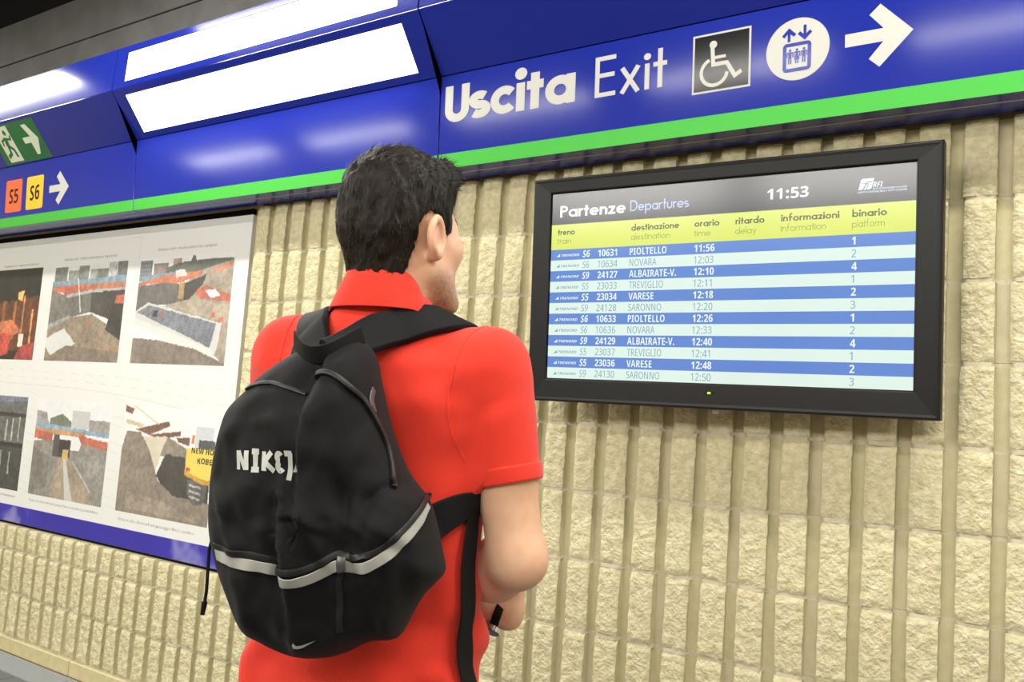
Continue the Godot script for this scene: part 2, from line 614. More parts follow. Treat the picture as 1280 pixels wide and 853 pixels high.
func block_wall() -> void:
	var mb := MB.new()
	mb.box(Vector3(X0, 0.0, -0.25), Vector3(X1, 2.11, -0.081), 0.0)
	var wall := struct("wall_back", mb.mesh(), M.mortar)
	var full := []
	var half := []
	var low := []
	for k in 9: full.append(block_mesh(4, 0.190, 11 + k))
	for k in 4: half.append(block_mesh(2, 0.190, 31 + k))
	for k in 4: low.append(block_mesh(4, 0.107, 51 + k))
	var rng := RandomNumberGenerator.new()
	rng.seed = 99
	for c in range(-1, 9):
		var y := 1.872 - (c + 1) * 0.2 + 0.005
		var first := -13 if c < 6 else -45
		var short := c == 6
		var r := first
		if c % 2 != 0:
			block_piece(wall, half[rng.randi() % 4], r, y)
			r += 2
		while r < 27:
			if short and r < -14:
				block_piece(wall, low[rng.randi() % 4], r, y)
			else:
				block_piece(wall, full[rng.randi() % 9], r, y)
			r += 4
	# upright joints: mortar fills the channel between two neighbouring blocks
	var um := MB.new()
	um.box(Vector3(-0.0165, 0.0, -0.034), Vector3(0.0165, 0.190, -0.0293), 0.001)
	var upright := um.mesh()
	for c in range(-1, 9):
		var r := -13 + (2 if c % 2 != 0 else 0)
		if c > 6: r -= 32
		while r < 27:
			part("upright_joint", upright, M.groove_mortar, wall, Vector3(RIB_X + r * RIB_P - (RIB_P - RIB_W) * 0.5, 1.872 - (c + 1) * 0.2 + 0.005, 0.0))
			r += 4
	# bed joints: mortar that follows the ribbed profile, a little behind the split faces
	for c in range(0, 10):
		var y := 1.872 - c * 0.2
		var from := RIB_X + ((-13 if c < 7 else -45) * RIB_P)
		mb = MB.new()
		var a := PackedVector3Array()
		var prof := PackedVector3Array()
		var r := -13 if c < 7 else -45
		while r < 28:
			var xl := RIB_X + r * RIB_P
			prof.append(Vector3(xl - 0.001, 0, -0.0303))
			prof.append(Vector3(xl + 0.003, 0, -0.0070))
			prof.append(Vector3(xl + 0.012, 0, -0.0042))
			prof.append(Vector3(xl + RIB_W - 0.012, 0, -0.0042))
			prof.append(Vector3(xl + RIB_W - 0.003, 0, -0.0070))
			prof.append(Vector3(xl + RIB_W + 0.001, 0, -0.0303))
			r += 1
		var rows := []
		for dy in [-0.0056, 0.0056]:
			var row := PackedVector3Array()
			for p in prof: row.append(p + Vector3(0, y + dy, 0))
			rows.append(row)
		mb.grid(rows)
		part("mortar_joint", mb.mesh(), M.mortar, wall)
	# upright joints are the groove floor between blocks; behind the poster the wall is plain
	mb = MB.new()
	mb.box(Vector3(X0, 0.592, -0.08), Vector3(RIB_X - 13 * RIB_P - 0.02, 2.11, -0.045), 0.002)
	part("plain_field", mb.mesh(), M.plinth, wall)
	mb = MB.new()
	mb.box(Vector3(RIB_X - 13 * RIB_P - 0.02, 0.07, -0.08), Vector3(X1, 2.07, -0.0345), 0.0)
	mb.box(Vector3(X0, 0.07, -0.08), Vector3(RIB_X - 13 * RIB_P - 0.02, 0.588, -0.0345), 0.0)
	part("groove_backing", mb.mesh(), M.mortar, wall)
	# smooth base stones under the ribs
	var x := -8.0
	var base := slab("baseboard_back", Vector3(X0, 0.0, -0.25), Vector3(X1, 0.066, -0.02), M.mortar)
	while x < X1:
		mb = MB.new()
		mb.box(Vector3(x, 0.002, -0.06), Vector3(x + 0.822, 0.069, 0.004), 0.003)
		part("base_stone", mb.mesh(), M.plinth, base)
		x += 0.828

func block_piece(wall: Node, mesh: Mesh, rib: int, y: float) -> void:
	part("block", mesh, null, wall, Vector3(RIB_X + rib * RIB_P - (RIB_P - RIB_W) * 0.5, y, 0.0))

# ------------------------------------------------------------------ floor
func floor_tiles() -> void:
	var f := slab("floor", Vector3(X0 - 0.2, -0.2, -0.25), Vector3(X1 + 0.2, -0.006, ZW + 0.2), M.grout)
	var border := MB.new()
	border.box(Vector3(0, -0.02, 0), Vector3(0.594, 0.0, 0.138), 0.002)
	var bm := border.mesh()
	var tile := MB.new()
	tile.box(Vector3(0, -0.02, 0), Vector3(0.594, 0.0, 0.594), 0.002)
	var tm := tile.mesh()
	var x := X0
	while x < X1 - 0.1:
		part("border_tile", bm, M.granite, f, Vector3(x + 0.2, 0, 0.012))
		for k in 7: part("floor_tile", tm, M.granite_dark, f, Vector3(x, 0, 0.158 + k * 0.6))
		x += 0.6

# ------------------------------------------------------------------ flat shapes: strokes, discs, letters (2D triangles)
func stroke(pts: Array, hw: float, closed := false) -> PackedVector2Array:
	var out := PackedVector2Array()
	var m := pts.size()
	var l := []
	var r := []
	for i in m:
		var a: Vector2 = pts[(i - 1 + m) % m] if (closed or i > 0) else pts[i]
		var b: Vector2 = pts[i]
		var c: Vector2 = pts[(i + 1) % m] if (closed or i < m - 1) else pts[i]
		var d1 := (b - a).normalized()
		var d2 := (c - b).normalized()
		if d1 == Vector2.ZERO: d1 = d2
		if d2 == Vector2.ZERO: d2 = d1
		var nn := (d1 + d2).normalized().orthogonal()
		var k := hw / maxf(0.35, nn.dot(d1.orthogonal()))
		l.append(b + nn * k)
		r.append(b - nn * k)
	for i in (m if closed else m - 1):
		var j := (i + 1) % m
		out.append_array(PackedVector2Array([l[i], r[i], r[j], l[i], r[j], l[j]]))
	return out

func arc(c: Vector2, rx: float, ry: float, from: float, to: float, steps := 18) -> Array:
	var o := []
	for i in steps + 1:
		var a := deg_to_rad(lerpf(from, to, float(i) / steps))
		o.append(c + Vector2(cos(a) * rx, sin(a) * ry))
	return o

func disc(c: Vector2, r: float, steps := 20) -> PackedVector2Array:
	var o := PackedVector2Array()
	for i in steps:
		var a := TAU * i / steps
		var b := TAU * (i + 1) / steps
		o.append_array(PackedVector2Array([c, c + Vector2(cos(a), sin(a)) * r, c + Vector2(cos(b), sin(b)) * r]))
	return o

func poly(p: Array) -> PackedVector2Array:
	var pk := PackedVector2Array(p)
	var o := PackedVector2Array()
	for i in Geometry2D.triangulate_polygon(pk): o.append(pk[i])
	return o

func rounded(x0: float, y0: float, x1: float, y1: float, r: float) -> Array:
	var o := []
	o.append_array(arc(Vector2(x1 - r, y1 - r), r, r, 0, 90, 5))
	o.append_array(arc(Vector2(x0 + r, y1 - r), r, r, 90, 180, 5))
	o.append_array(arc(Vector2(x0 + r, y0 + r), r, r, 180, 270, 5))
	o.append_array(arc(Vector2(x1 - r, y0 + r), r, r, 270, 360, 5))
	return o

func moved(t: PackedVector2Array, at: Vector2, scale := Vector2.ONE, shear := 0.0) -> PackedVector2Array:
	var o := PackedVector2Array()
	for p in t: o.append(Vector2((p.x + p.y * shear) * scale.x, p.y * scale.y) + at)
	return o

# geometric sans: cap height 1, x-height X, half stroke t. Returns [triangles, advance]
func geo_glyph(c: String, t: float, X: float) -> Array:
	var S := []
	var D := PackedVector2Array()
	var w := X
	var r := X * 0.5 - t
	var o := Vector2(X * 0.5, X * 0.5)
	var hw := X * 0.42
	match c:
		"a":
			S = [arc(o, r, r, 0, 360, 28), [Vector2(X - t, 0), Vector2(X - t, X)]]
		"b":
			S = [arc(o, r, r, 0, 360, 28), [Vector2(t, 0), Vector2(t, 1.06)]]
		"d":
			S = [arc(o, r, r, 0, 360, 28), [Vector2(X - t, 0), Vector2(X - t, 1.06)]]
		"p":
			S = [arc(o, r, r, 0, 360, 28), [Vector2(t, -0.34), Vector2(t, X)]]
		"o":
			S = [arc(o, r, r, 0, 360, 28)]
		"c":
			S = [arc(o, r, r, 42, 318, 24)]
			w = X * 0.86
		"e":
			S = [arc(o, r, r, 4, 318, 26), [Vector2(t * 0.6, X * 0.5), Vector2(X - t * 0.4, X * 0.5)]]
		"n":
			S = [[Vector2(t, 0), Vector2(t, X)], arc(Vector2(hw, X - hw), hw - t, hw - t, 180, 0, 14) + [Vector2(2 * hw - t, 0)]]
			w = 2 * hw
		"m":
			S = [[Vector2(t, 0), Vector2(t, X)]]
			for k in 2: S.append(arc(Vector2(hw * 0.92 + k * (hw * 1.84 - 2 * t), X - hw * 0.92), hw * 0.92 - t, hw * 0.92 - t, 180, 0, 12) + [Vector2(hw * 1.84 - t + k * (hw * 1.84 - 2 * t), 0)])
			w = hw * 3.68 - 2 * t
		"u":
			S = [[Vector2(t, X)] + arc(Vector2(hw, hw), hw - t, hw - t, 180, 360, 14) + [Vector2(2 * hw - t, X)]]
			w = 2 * hw
		"r":
			S = [[Vector2(t, 0), Vector2(t, X)], arc(Vector2(hw, X - hw), hw - t, hw - t, 180, 70, 8)]
			w = hw * 1.25
		"i":
			S = [[Vector2(t, 0), Vector2(t, X)]]
			D = disc(Vector2(t, X + 0.10 + t * 1.2), t * 1.3 + 0.012, 16)
			w = 2 * t
		"l":
			S = [[Vector2(t, 0), Vector2(t, 1.06)]]
			w = 2 * t
		"t":
			S = [[Vector2(0.10 + t, 0), Vector2(0.10 + t, 0.93)], [Vector2(0, X - t), Vector2(0.20 + 2 * t, X - t)]]
			w = 0.20 + 2 * t
		"f":
			S = [[Vector2(0.10 + t, 0), Vector2(0.10 + t, 0.84)] + arc(Vector2(0.28 + t, 0.86), 0.18, 0.2 - t * 0.5, 180, 80, 8), [Vector2(0, X - t), Vector2(0.26 + 2 * t, X - t)]]
			w = 0.28 + 2 * t
		"s":
			var q := X * 0.25 - t * 0.5
			var sx := X * 0.34 - t * 0.6
			S = [arc(Vector2(X * 0.33, X - t - q), sx, q, 40, 270, 14) + arc(Vector2(X * 0.33, t + q), sx * 1.08, q, 90, -140, 14)]
			w = X * 0.68
		"x":
			S = [[Vector2(t * 1.2, 0), Vector2(X * 0.82 - t * 1.2, X)], [Vector2(t * 1.2, X), Vector2(X * 0.82 - t * 1.2, 0)]]
			w = X * 0.82
		"y":
			S = [[Vector2(t, X), Vector2(X * 0.45, 0.05)], [Vector2(X * 0.85 - t, X), Vector2(X * 0.22, -0.34)]]
			w = X * 0.85
		"z":
			S = [[Vector2(0.02, X - t), Vector2(X * 0.72, X - t)], [Vector2(X * 0.7 - t * 0.6, X - t), Vector2(t * 1.6, t)], [Vector2(0, t), Vector2(X * 0.76, t)]]
			w = X * 0.76
		"U":
			S = [[Vector2(t, 1), Vector2(t, 0.34)] + arc(Vector2(0.34, 0.34), 0.34 - t, 0.34 - t, 180, 360, 16) + [Vector2(0.68 - t, 1)]]
			w = 0.68
		"E":
			S = [[Vector2(t, 0), Vector2(t, 1)], [Vector2(0, t), Vector2(0.5, t)], [Vector2(0, 0.53), Vector2(0.47, 0.53)], [Vector2(0, 1 - t), Vector2(0.5, 1 - t)]]
			w = 0.5
		"P":
			S = [[Vector2(t, 0), Vector2(t, 1)], [Vector2(0, 1 - t), Vector2(0.3, 1 - t)] + arc(Vector2(0.3, 0.72), 0.28 - t, 0.28 - t, 90, -90, 12) + [Vector2(0, 0.44 + t)]]
			w = 0.58
		"D":
			S = [[Vector2(t, 0), Vector2(t, 1)], [Vector2(0, 1 - t), Vector2(0.26, 1 - t)] + arc(Vector2(0.26, 0.5), 0.46 - t, 0.5 - t, 90, -90, 16) + [Vector2(0, t)]]
			w = 0.72
		_:
			w = 0.3
	for s in S: D.append_array(stroke(s, t))
	return [D, w]

func geo_text(text: String, t: float, X: float, gap: float, word := 0.45) -> Array:
	var o := PackedVector2Array()
	var x := 0.0
	for c in text:
		if c == " ":
			x += word
			continue
		var g := geo_glyph(c, t, X)
		o.append_array(moved(g[0], Vector2(x, 0)))
		x += g[1] + gap
	return [o, x - gap]

var fonts := {}
func font_text(text: String, bold := false) -> Array:
	# triangles with cap height 1, baseline 0, left edge 0; and the width
	if not fonts.has(bold):
		var f := SystemFont.new()
		f.font_names = PackedStringArray(["Droid Sans"])
		f.font_weight = 700 if bold else 400
		fonts[bold] = [f, 1.0, 0.0]
		var h := raw_text("H", f)
		var lo := 1e9
		var hi := -1e9
		for p in h:
			lo = minf(lo, p.y); hi = maxf(hi, p.y)
		fonts[bold] = [f, hi - lo, lo]
	var fd: Array = fonts[bold]
	var o := PackedVector2Array()
	var x0 := 1e9
	var x1 := -1e9
	var raw := raw_text(text, fd[0])
	for p in raw:
		x0 = minf(x0, p.x); x1 = maxf(x1, p.x)
	for p in raw: o.append(Vector2(p.x - x0, p.y - fd[2]) / fd[1])
	return [o, (x1 - x0) / fd[1]]

func raw_text(text: String, f: Font) -> PackedVector2Array:
	var tm := TextMesh.new()
	tm.font = f
	tm.font_size = 64
	tm.pixel_size = 0.01
	tm.depth = 0.0
	tm.curve_step = 1.0
	tm.text = text
	tm.horizontal_alignment = HORIZONTAL_ALIGNMENT_LEFT
	tm.vertical_alignment = VERTICAL_ALIGNMENT_BOTTOM
	var o := PackedVector2Array()
	for s in tm.get_surface_count():
		var arr := tm.surface_get_arrays(s)
		var vv: PackedVector3Array = arr[Mesh.ARRAY_VERTEX]
		var ii = arr[Mesh.ARRAY_INDEX]
		var nn: PackedVector3Array = arr[Mesh.ARRAY_NORMAL]
		if ii == null or ii.size() == 0:
			ii = range(vv.size())
		for k in range(0, ii.size() - 2, 3):
			if nn[ii[k]].z < 0.5: continue
			for j in 3: o.append(Vector2(vv[ii[k + j]].x, vv[ii[k + j]].y))
	return o

func fit(t: Array, x0: float, x1: float, y0: float, h: float) -> PackedVector2Array:
	return moved(t[0], Vector2(x0, y0), Vector2((x1 - x0) / t[1], h))

# ------------------------------------------------------------------ canopy with signs and light panels
const CAN_Y := 2.072
const CAN_W := 1.71
const PB := Vector2(0.0, 0.131)     # (height above the underside, z)
const PC := Vector2(0.31, 0.150)
const PD := Vector2(0.485, 0.290)
const PE := Vector2(0.675, 0.282)

func face(a: Vector2, b: Vector2) -> Transform3D:
	var y := Vector3(0, b.x - a.x, b.y - a.y).normalized()
	return Transform3D(Basis(Vector3.RIGHT, y, Vector3.RIGHT.cross(y)), Vector3(0, a.x, a.y))

func panel(called: String, t: Transform3D, len_: float, hole: Array, m: Material, parent: Node) -> MeshInstance3D:
	var mb := MB.new()
	var g := 0.002
	if hole.is_empty():
		mb.box(Vector3(g, 0.0008, -0.004), Vector3(CAN_W - g, len_ - 0.0008, 0.0), 0.0015, t)
	else:
		mb.box(Vector3(g, 0.0008, -0.004), Vector3(hole[0], len_ - 0.0008, 0.0), 0.0015, t)
		mb.box(Vector3(hole[2], 0.0008, -0.004), Vector3(CAN_W - g, len_ - 0.0008, 0.0), 0.0015, t)
		mb.box(Vector3(hole[0] - 0.002, 0.0008, -0.004), Vector3(hole[2] + 0.002, hole[1], 0.0), 0.0015, t)
		mb.box(Vector3(hole[0] - 0.002, hole[3], -0.004), Vector3(hole[2] + 0.002, len_ - 0.0008, 0.0), 0.0015, t)
	return part(called, mb.mesh(), m, parent)

func decal(called: String, tris: PackedVector2Array, t: Transform3D, z: float, m: Material, parent: Node, label := "") -> void:
	var mb := MB.new()
	mb.flat(tris, t, z)
	part(called, mb.mesh(), m, parent, Vector3.ZERO, label)

func canopy_module(left: float, lit: bool, across: bool, label: String) -> Array:
	var at := Vector3(left, CAN_Y, 0.0) if not across else Vector3(left + CAN_W, CAN_Y, ZW)
	var o := thing("light_canopy" if lit else "sign_canopy", label, "canopy", at, PI if across else 0.0, "canopy modules along the passage")
	var mb := MB.new()
	# carcass behind the panels
	var prof := [Vector2(0.006, 0.003), Vector2(0.006, 0.126), Vector2(0.312, 0.145), Vector2(0.487, 0.284), Vector2(0.668, 0.276), Vector2(0.668, 0.003)]
	for k in prof.size():
		var a: Vector2 = prof[k]
		var b: Vector2 = prof[(k + 1) % prof.size()]
		mb.quad(Vector3(0, a.x, a.y), Vector3(CAN_W, a.x, a.y), Vector3(CAN_W, b.x, b.y), Vector3(0, b.x, b.y))
	for e in [0.0, CAN_W]:
		for k in range(1, prof.size() - 1):
			var a := Vector3(e, prof[0].x, prof[0].y); var b := Vector3(e, prof[k].x, prof[k].y); var c := Vector3(e, prof[k + 1].x, prof[k + 1].y)
			if e == 0.0: mb.tri(a, b, c)
			else: mb.tri(a, c, b)
	part("carcass", mb.mesh(), M.gap_black, o)
	# underside in two glossy strips with a thin metal seam between them
	mb = MB.new()
	mb.box(Vector3(0.002, 0.0, 0.0815), Vector3(CAN_W - 0.002, 0.004, 0.131), 0.001)
	part("underside_front", mb.mesh(), M.blue_enamel, o)
	mb = MB.new()
	mb.box(Vector3(0.002, 0.0, 0.002), Vector3(CAN_W - 0.002, 0.004, 0.0795), 0.001)
	part("underside_back", mb.mesh(), M.blue_enamel, o)
	mb = MB.new()
	mb.box(Vector3(0.0, -0.0014, 0.0792), Vector3(CAN_W, 0.003, 0.0818), 0.0005)
	part("seam", mb.mesh(), M.seam_metal, o, Vector3.ZERO, "thin bright metal seam")
	var ts := face(PB, PC)
	var tl := face(PC, PD)
	var tu := face(PD, PE)
	var ls := PB.distance_to(PC)
	var ll := PC.distance_to(PD)
	var lu := PD.distance_to(PE)
	var sign_ := panel("sign_panel", ts, ls, [], M.blue_enamel, o)
	mb = MB.new()
	mb.box(Vector3(0.0035, 0.0002, 0.0), Vector3(CAN_W - 0.0035, 0.0485, 0.0008), 0.0003, ts)
	part("green_stripe", mb.mesh(), M.green_stripe, sign_, Vector3.ZERO, "bright green stripe along the lower edge")
	var h1 := [0.074, 0.028, CAN_W - 0.086, 0.193]
	var h2 := [0.085, 0.030, CAN_W - 0.096, 0.158]
	var slant := panel("slanted_panel", tl, ll, h1 if lit else [], M.blue_enamel, o)
	var upper := panel("upper_panel", tu, lu, h2 if lit else [], M.blue_enamel, o)
	if lit:
		for e in [[tl, h1], [tu, h2]]:
			mb = MB.new()
			var h: Array = e[1]
			mb.box(Vector3(h[0] - 0.003, h[1] - 0.003, -0.0045), Vector3(h[2] + 0.003, h[3] + 0.003, -0.0025), 0.0, e[0])
			part("diffuser", mb.mesh(), M.diffuser, o, Vector3.ZERO, "glowing white diffuser panel")
			var tr: Transform3D = e[0]
			var mid := tr * Vector3((h[0] + h[2]) * 0.5, (h[1] + h[3]) * 0.5, 0.002)
			area_light(o, mid, tr.basis.z, Vector3.RIGHT, Vector2(h[2] - h[0] - 0.01, h[3] - h[1] - 0.01), PANEL_E, WARM)
	mb = MB.new()
	mb.box(Vector3(0.002, 0.669, 0.002), Vector3(CAN_W - 0.002, 0.673, 0.282), 0.001)
	part("top_cover", mb.mesh(), M.blue_enamel, o)
	return [o, sign_, slant, ts, tl]

func arrow_shape(x0: float, x1: float, y0: float, y1: float) -> PackedVector2Array:
	# shaft and a chevron head of one band width
	var w := x1 - x0
	var h := y1 - y0
	var cy := (y0 + y1) * 0.5
	var b := 0.105 * h
	return poly([Vector2(x0, cy - b), Vector2(x0 + 0.57 * w, cy - b), Vector2(x0 + 0.36 * w, y0 + 0.15 * h), Vector2(x0 + 0.52 * w, y0), Vector2(x1, cy), Vector2(x0 + 0.52 * w, y1), Vector2(x0 + 0.36 * w, y1 - 0.15 * h), Vector2(x0 + 0.57 * w, cy + b), Vector2(x0, cy + b)])

func canopies() -> void:
	var ex := -5.265
	canopy_module(-6.975, true, false, "lit blue canopy module beyond the emergency exit sign")
	var a := canopy_module(ex, false, false, "blue canopy module with green exit pictogram and S5 S6 line badges")
	canopy_module(-3.555, true, false, "blue canopy module with two long white light panels above poster")
	var u := canopy_module(-1.845, false, false, "blue canopy module with white exit lettering above departures screen")
	canopy_module(-0.135, true, false, "lit blue canopy module beside the exit lettering")
	canopy_module(1.575, false, false, "plain blue canopy module at the far right of wall")
	for k in 6:
		canopy_module(-6.975 + k * CAN_W, k in [0, 2, 3, 4], true, ["lit blue canopy module on the far side wall beside its left end", "plain blue canopy module across the passage from the line badges", "lit blue canopy module across the passage facing the poster", "lit blue canopy module across the passage facing the departures screen", "lit blue canopy module across the passage beside the plain one at the right end", "plain blue canopy module on the far side wall beside its right end"][k])
	# exit lettering
	var ts: Transform3D = u[3]
	var L := -1.845
	var s: Node = u[1]
	var yb := 2.222 - CAN_Y
	decal("lettering", fit(geo_text("Uscita", 0.110, 0.73, 0.045), -1.822 - L, -1.328 - L, yb, 0.122), ts, 0.0006, M.white_vinyl, s, "bold white lettering")
	decal("lettering", fit(geo_text("Exit", 0.054, 0.62, 0.085), -1.262 - L, -1.034 - L, yb, 0.120), ts, 0.0006, M.white_vinyl, s, "light white lettering")
	# wheelchair sign
	var x0 := -0.958 - L
	var x1 := -0.795 - L
	var y0 := 2.184 - CAN_Y
	var y1 := 2.346 - CAN_Y
	decal("accessibility_sign", poly([Vector2(x0, y0), Vector2(x1, y0), Vector2(x1, y1), Vector2(x0, y1)]), ts, 0.0006, M.white_vinyl, s, "white framed black wheelchair sign")
	var e := 0.0055
	decal("sign_field", poly([Vector2(x0 + e, y0 + e), Vector2(x1 - e, y0 + e), Vector2(x1 - e, y1 - e), Vector2(x0 + e, y1 - e)]), ts, 0.0011, M.black_vinyl, s)
	var W := PackedVector2Array()
	W.append_array(disc(Vector2(0.36, 0.80), 0.066))
	W.append_array(stroke([Vector2(0.345, 0.76), Vector2(0.365, 0.46), Vector2(0.60, 0.46), Vector2(0.74, 0.22), Vector2(0.85, 0.285)], 0.034))
	W.append_array(stroke([Vector2(0.36, 0.575), Vector2(0.58, 0.575)], 0.026))
	W.append_array(stroke(arc(Vector2(0.385, 0.335), 0.225, 0.225, 112, 352, 26), 0.030))
	decal("wheelchair_symbol", moved(W, Vector2(x0, y0), Vector2(x1 - x0, y1 - y0)), ts, 0.0016, M.white_vinyl, s, "white wheelchair symbol")
	# lift sign
	var c := Vector2(-0.6735 - L, 2.2605 - CAN_Y)
	var R := 0.0805
	decal("lift_sign", disc(c, R, 48), ts, 0.0006, M.white_vinyl, s, "round white lift sign")
	W = PackedVector2Array()
	W.append_array(stroke([Vector2(-0.27, 0.26), Vector2(-0.27, 0.62)], 0.045))
	W.append_array(stroke([Vector2(-0.46, 0.45), Vector2(-0.27, 0.64), Vector2(-0.08, 0.45)], 0.055))
	W.append_array(stroke([Vector2(0.23, 0.74), Vector2(0.23, 0.36)], 0.045))
	W.append_array(stroke([Vector2(0.04, 0.52), Vector2(0.23, 0.33), Vector2(0.42, 0.52)], 0.055))
	W.append_array(stroke(rounded(-0.40, -0.66, 0.38, 0.16, 0.07), 0.058, true))
	for k in 3:
		var px := -0.23 + k * 0.22
		W.append_array(disc(Vector2(px, -0.02), 0.042, 12))
		W.append_array(stroke([Vector2(px, -0.07), Vector2(px, -0.28)], 0.052 if k != 1 else 0.035))
		W.append_array(stroke([Vector2(px - 0.088, -0.09), Vector2(px - 0.088, -0.25)], 0.016))
		W.append_array(stroke([Vector2(px + 0.088, -0.09), Vector2(px + 0.088, -0.25)], 0.016))
		W.append_array(stroke([Vector2(px - 0.085, -0.095), Vector2(px + 0.085, -0.095)], 0.022))
		W.append_array(stroke([Vector2(px - 0.032, -0.26), Vector2(px - 0.032, -0.46)], 0.022))
		W.append_array(stroke([Vector2(px + 0.032, -0.26), Vector2(px + 0.032, -0.46)], 0.022))
		if k == 1: W.append_array(poly([Vector2(px - 0.03, -0.12), Vector2(px + 0.03, -0.12), Vector2(px + 0.09, -0.33), Vector2(px - 0.09, -0.33)]))
	decal("lift_symbol", moved(W, c, Vector2(R, R)), ts, 0.0011, M.blue_enamel, s, "blue lift symbol with three figures")
	decal("arrow", arrow_shape(-0.556 - L, -0.399 - L, 2.180 - CAN_Y, 2.336 - CAN_Y), ts, 0.0006, M.white_vinyl, s, "white arrow pointing right")
	# line badges
	L = ex
	s = a[1]
	ts = a[3]
	for k in 2:
		var bx: float = [-4.672, -4.470][k] - L
		var by := 2.147 - CAN_Y
		decal("line_badge", poly(rounded(bx, by, bx + 0.157, by + 0.164, 0.012)), ts, 0.0006, [M.orange_vinyl, M.yellow_vinyl][k], s, ["orange badge reading S5", "yellow badge reading S6"][k])
		decal("badge_lettering", fit(font_text(["S5", "S6"][k], true), bx + 0.036, bx + 0.123, by + 0.045, 0.072), ts, 0.0011, M.black_vinyl, s)
	decal("arrow", arrow_shape(-4.257 - L, -4.085 - L, 2.150 - CAN_Y, 2.312 - CAN_Y), ts, 0.0006, M.white_vinyl, s, "white arrow pointing right")
	# emergency exit pictogram on the slanted face
	var tl: Transform3D = a[4]
	s = a[2]
	decal("exit_sign", poly([Vector2(-4.66 - L, 0.008), Vector2(-4.236 - L, 0.008), Vector2(-4.236 - L, 0.206), Vector2(-4.66 - L, 0.206)]), tl, 0.0006, M.exit_green, s, "green emergency exit sign")
	decal("exit_arrow", poly([Vector2(-4.40 - L, 0.093), Vector2(-4.345 - L, 0.093), Vector2(-4.345 - L, 0.065), Vector2(-4.345 - L, 0.033), Vector2(-4.318 - L, 0.033), Vector2(-4.268 - L, 0.108), Vector2(-4.318 - L, 0.183), Vector2(-4.36 - L, 0.183), Vector2(-4.328 - L, 0.123), Vector2(-4.40 - L, 0.123)]), tl, 0.0011, M.exit_pale, s)
	var dx := -4.55 - L
	decal("exit_door", poly([Vector2(dx - 0.062, 0.018), Vector2(dx + 0.062, 0.018), Vector2(dx + 0.062, 0.198), Vector2(dx - 0.062, 0.198)]), tl, 0.0011, M.exit_pale, s)
	W = PackedVector2Array()
	W.append_array(disc(Vector2(0.02, 0.166), 0.0135))
	W.append_array(stroke([Vector2(0.005, 0.142), Vector2(-0.005, 0.100)], 0.014))
	W.append_array(stroke([Vector2(0.0, 0.138), Vector2(0.045, 0.130), Vector2(0.055, 0.150)], 0.006))
	W.append_array(stroke([Vector2(0.005, 0.142), Vector2(-0.035, 0.128), Vector2(-0.040, 0.104)], 0.006))
	W.append_array(stroke([Vector2(-0.003, 0.103), Vector2(0.028, 0.078), Vector2(0.030, 0.040)], 0.0085))
	W.append_array(stroke([Vector2(-0.006, 0.103), Vector2(-0.014, 0.062), Vector2(-0.052, 0.046)], 0.0085))
	decal("running_figure", moved(W, Vector2(dx, 0.0)), tl, 0.0016, M.exit_green, s)

# ------------------------------------------------------------------ drawing into images
func ras(im: Image, tris: PackedVector2Array, c: Color) -> void:
	var W := im.get_width()
	var H := im.get_height()
	for i in range(0, tris.size() - 2, 3):
		var a := tris[i]; var b := tris[i + 1]; var d := tris[i + 2]
		var y0 := maxi(0, ceili(minf(a.y, minf(b.y, d.y)) - 0.5))
		var y1 := mini(H - 1, floori(maxf(a.y, maxf(b.y, d.y)) - 0.5))
		for y in range(y0, y1 + 1):
			var yy := y + 0.5
			var lo := 1e9
			var hi := -1e9
			for e in [[a, b], [b, d], [d, a]]:
				var p: Vector2 = e[0]
				var q: Vector2 = e[1]
				if (p.y <= yy) != (q.y <= yy):
					var x := p.x + (yy - p.y) / (q.y - p.y) * (q.x - p.x)
					lo = minf(lo, x); hi = maxf(hi, x)
			if hi < lo: continue
			var xa := maxi(0, ceili(lo - 0.5))
			var xb := mini(W - 1, floori(hi - 0.5))
			if xb >= xa: im.fill_rect(Rect2i(xa, y, xb - xa + 1, 1), c)

# text into an image: baseline and height in pixels, x0..x1 in pixels
func ras_text(im: Image, t: Array, x0: float, x1: float, base: float, h: float, c: Color, shear := 0.0) -> void:
	ras(im, moved(t[0], Vector2(x0, base), Vector2((x1 - x0) / t[1], -h), shear), c)

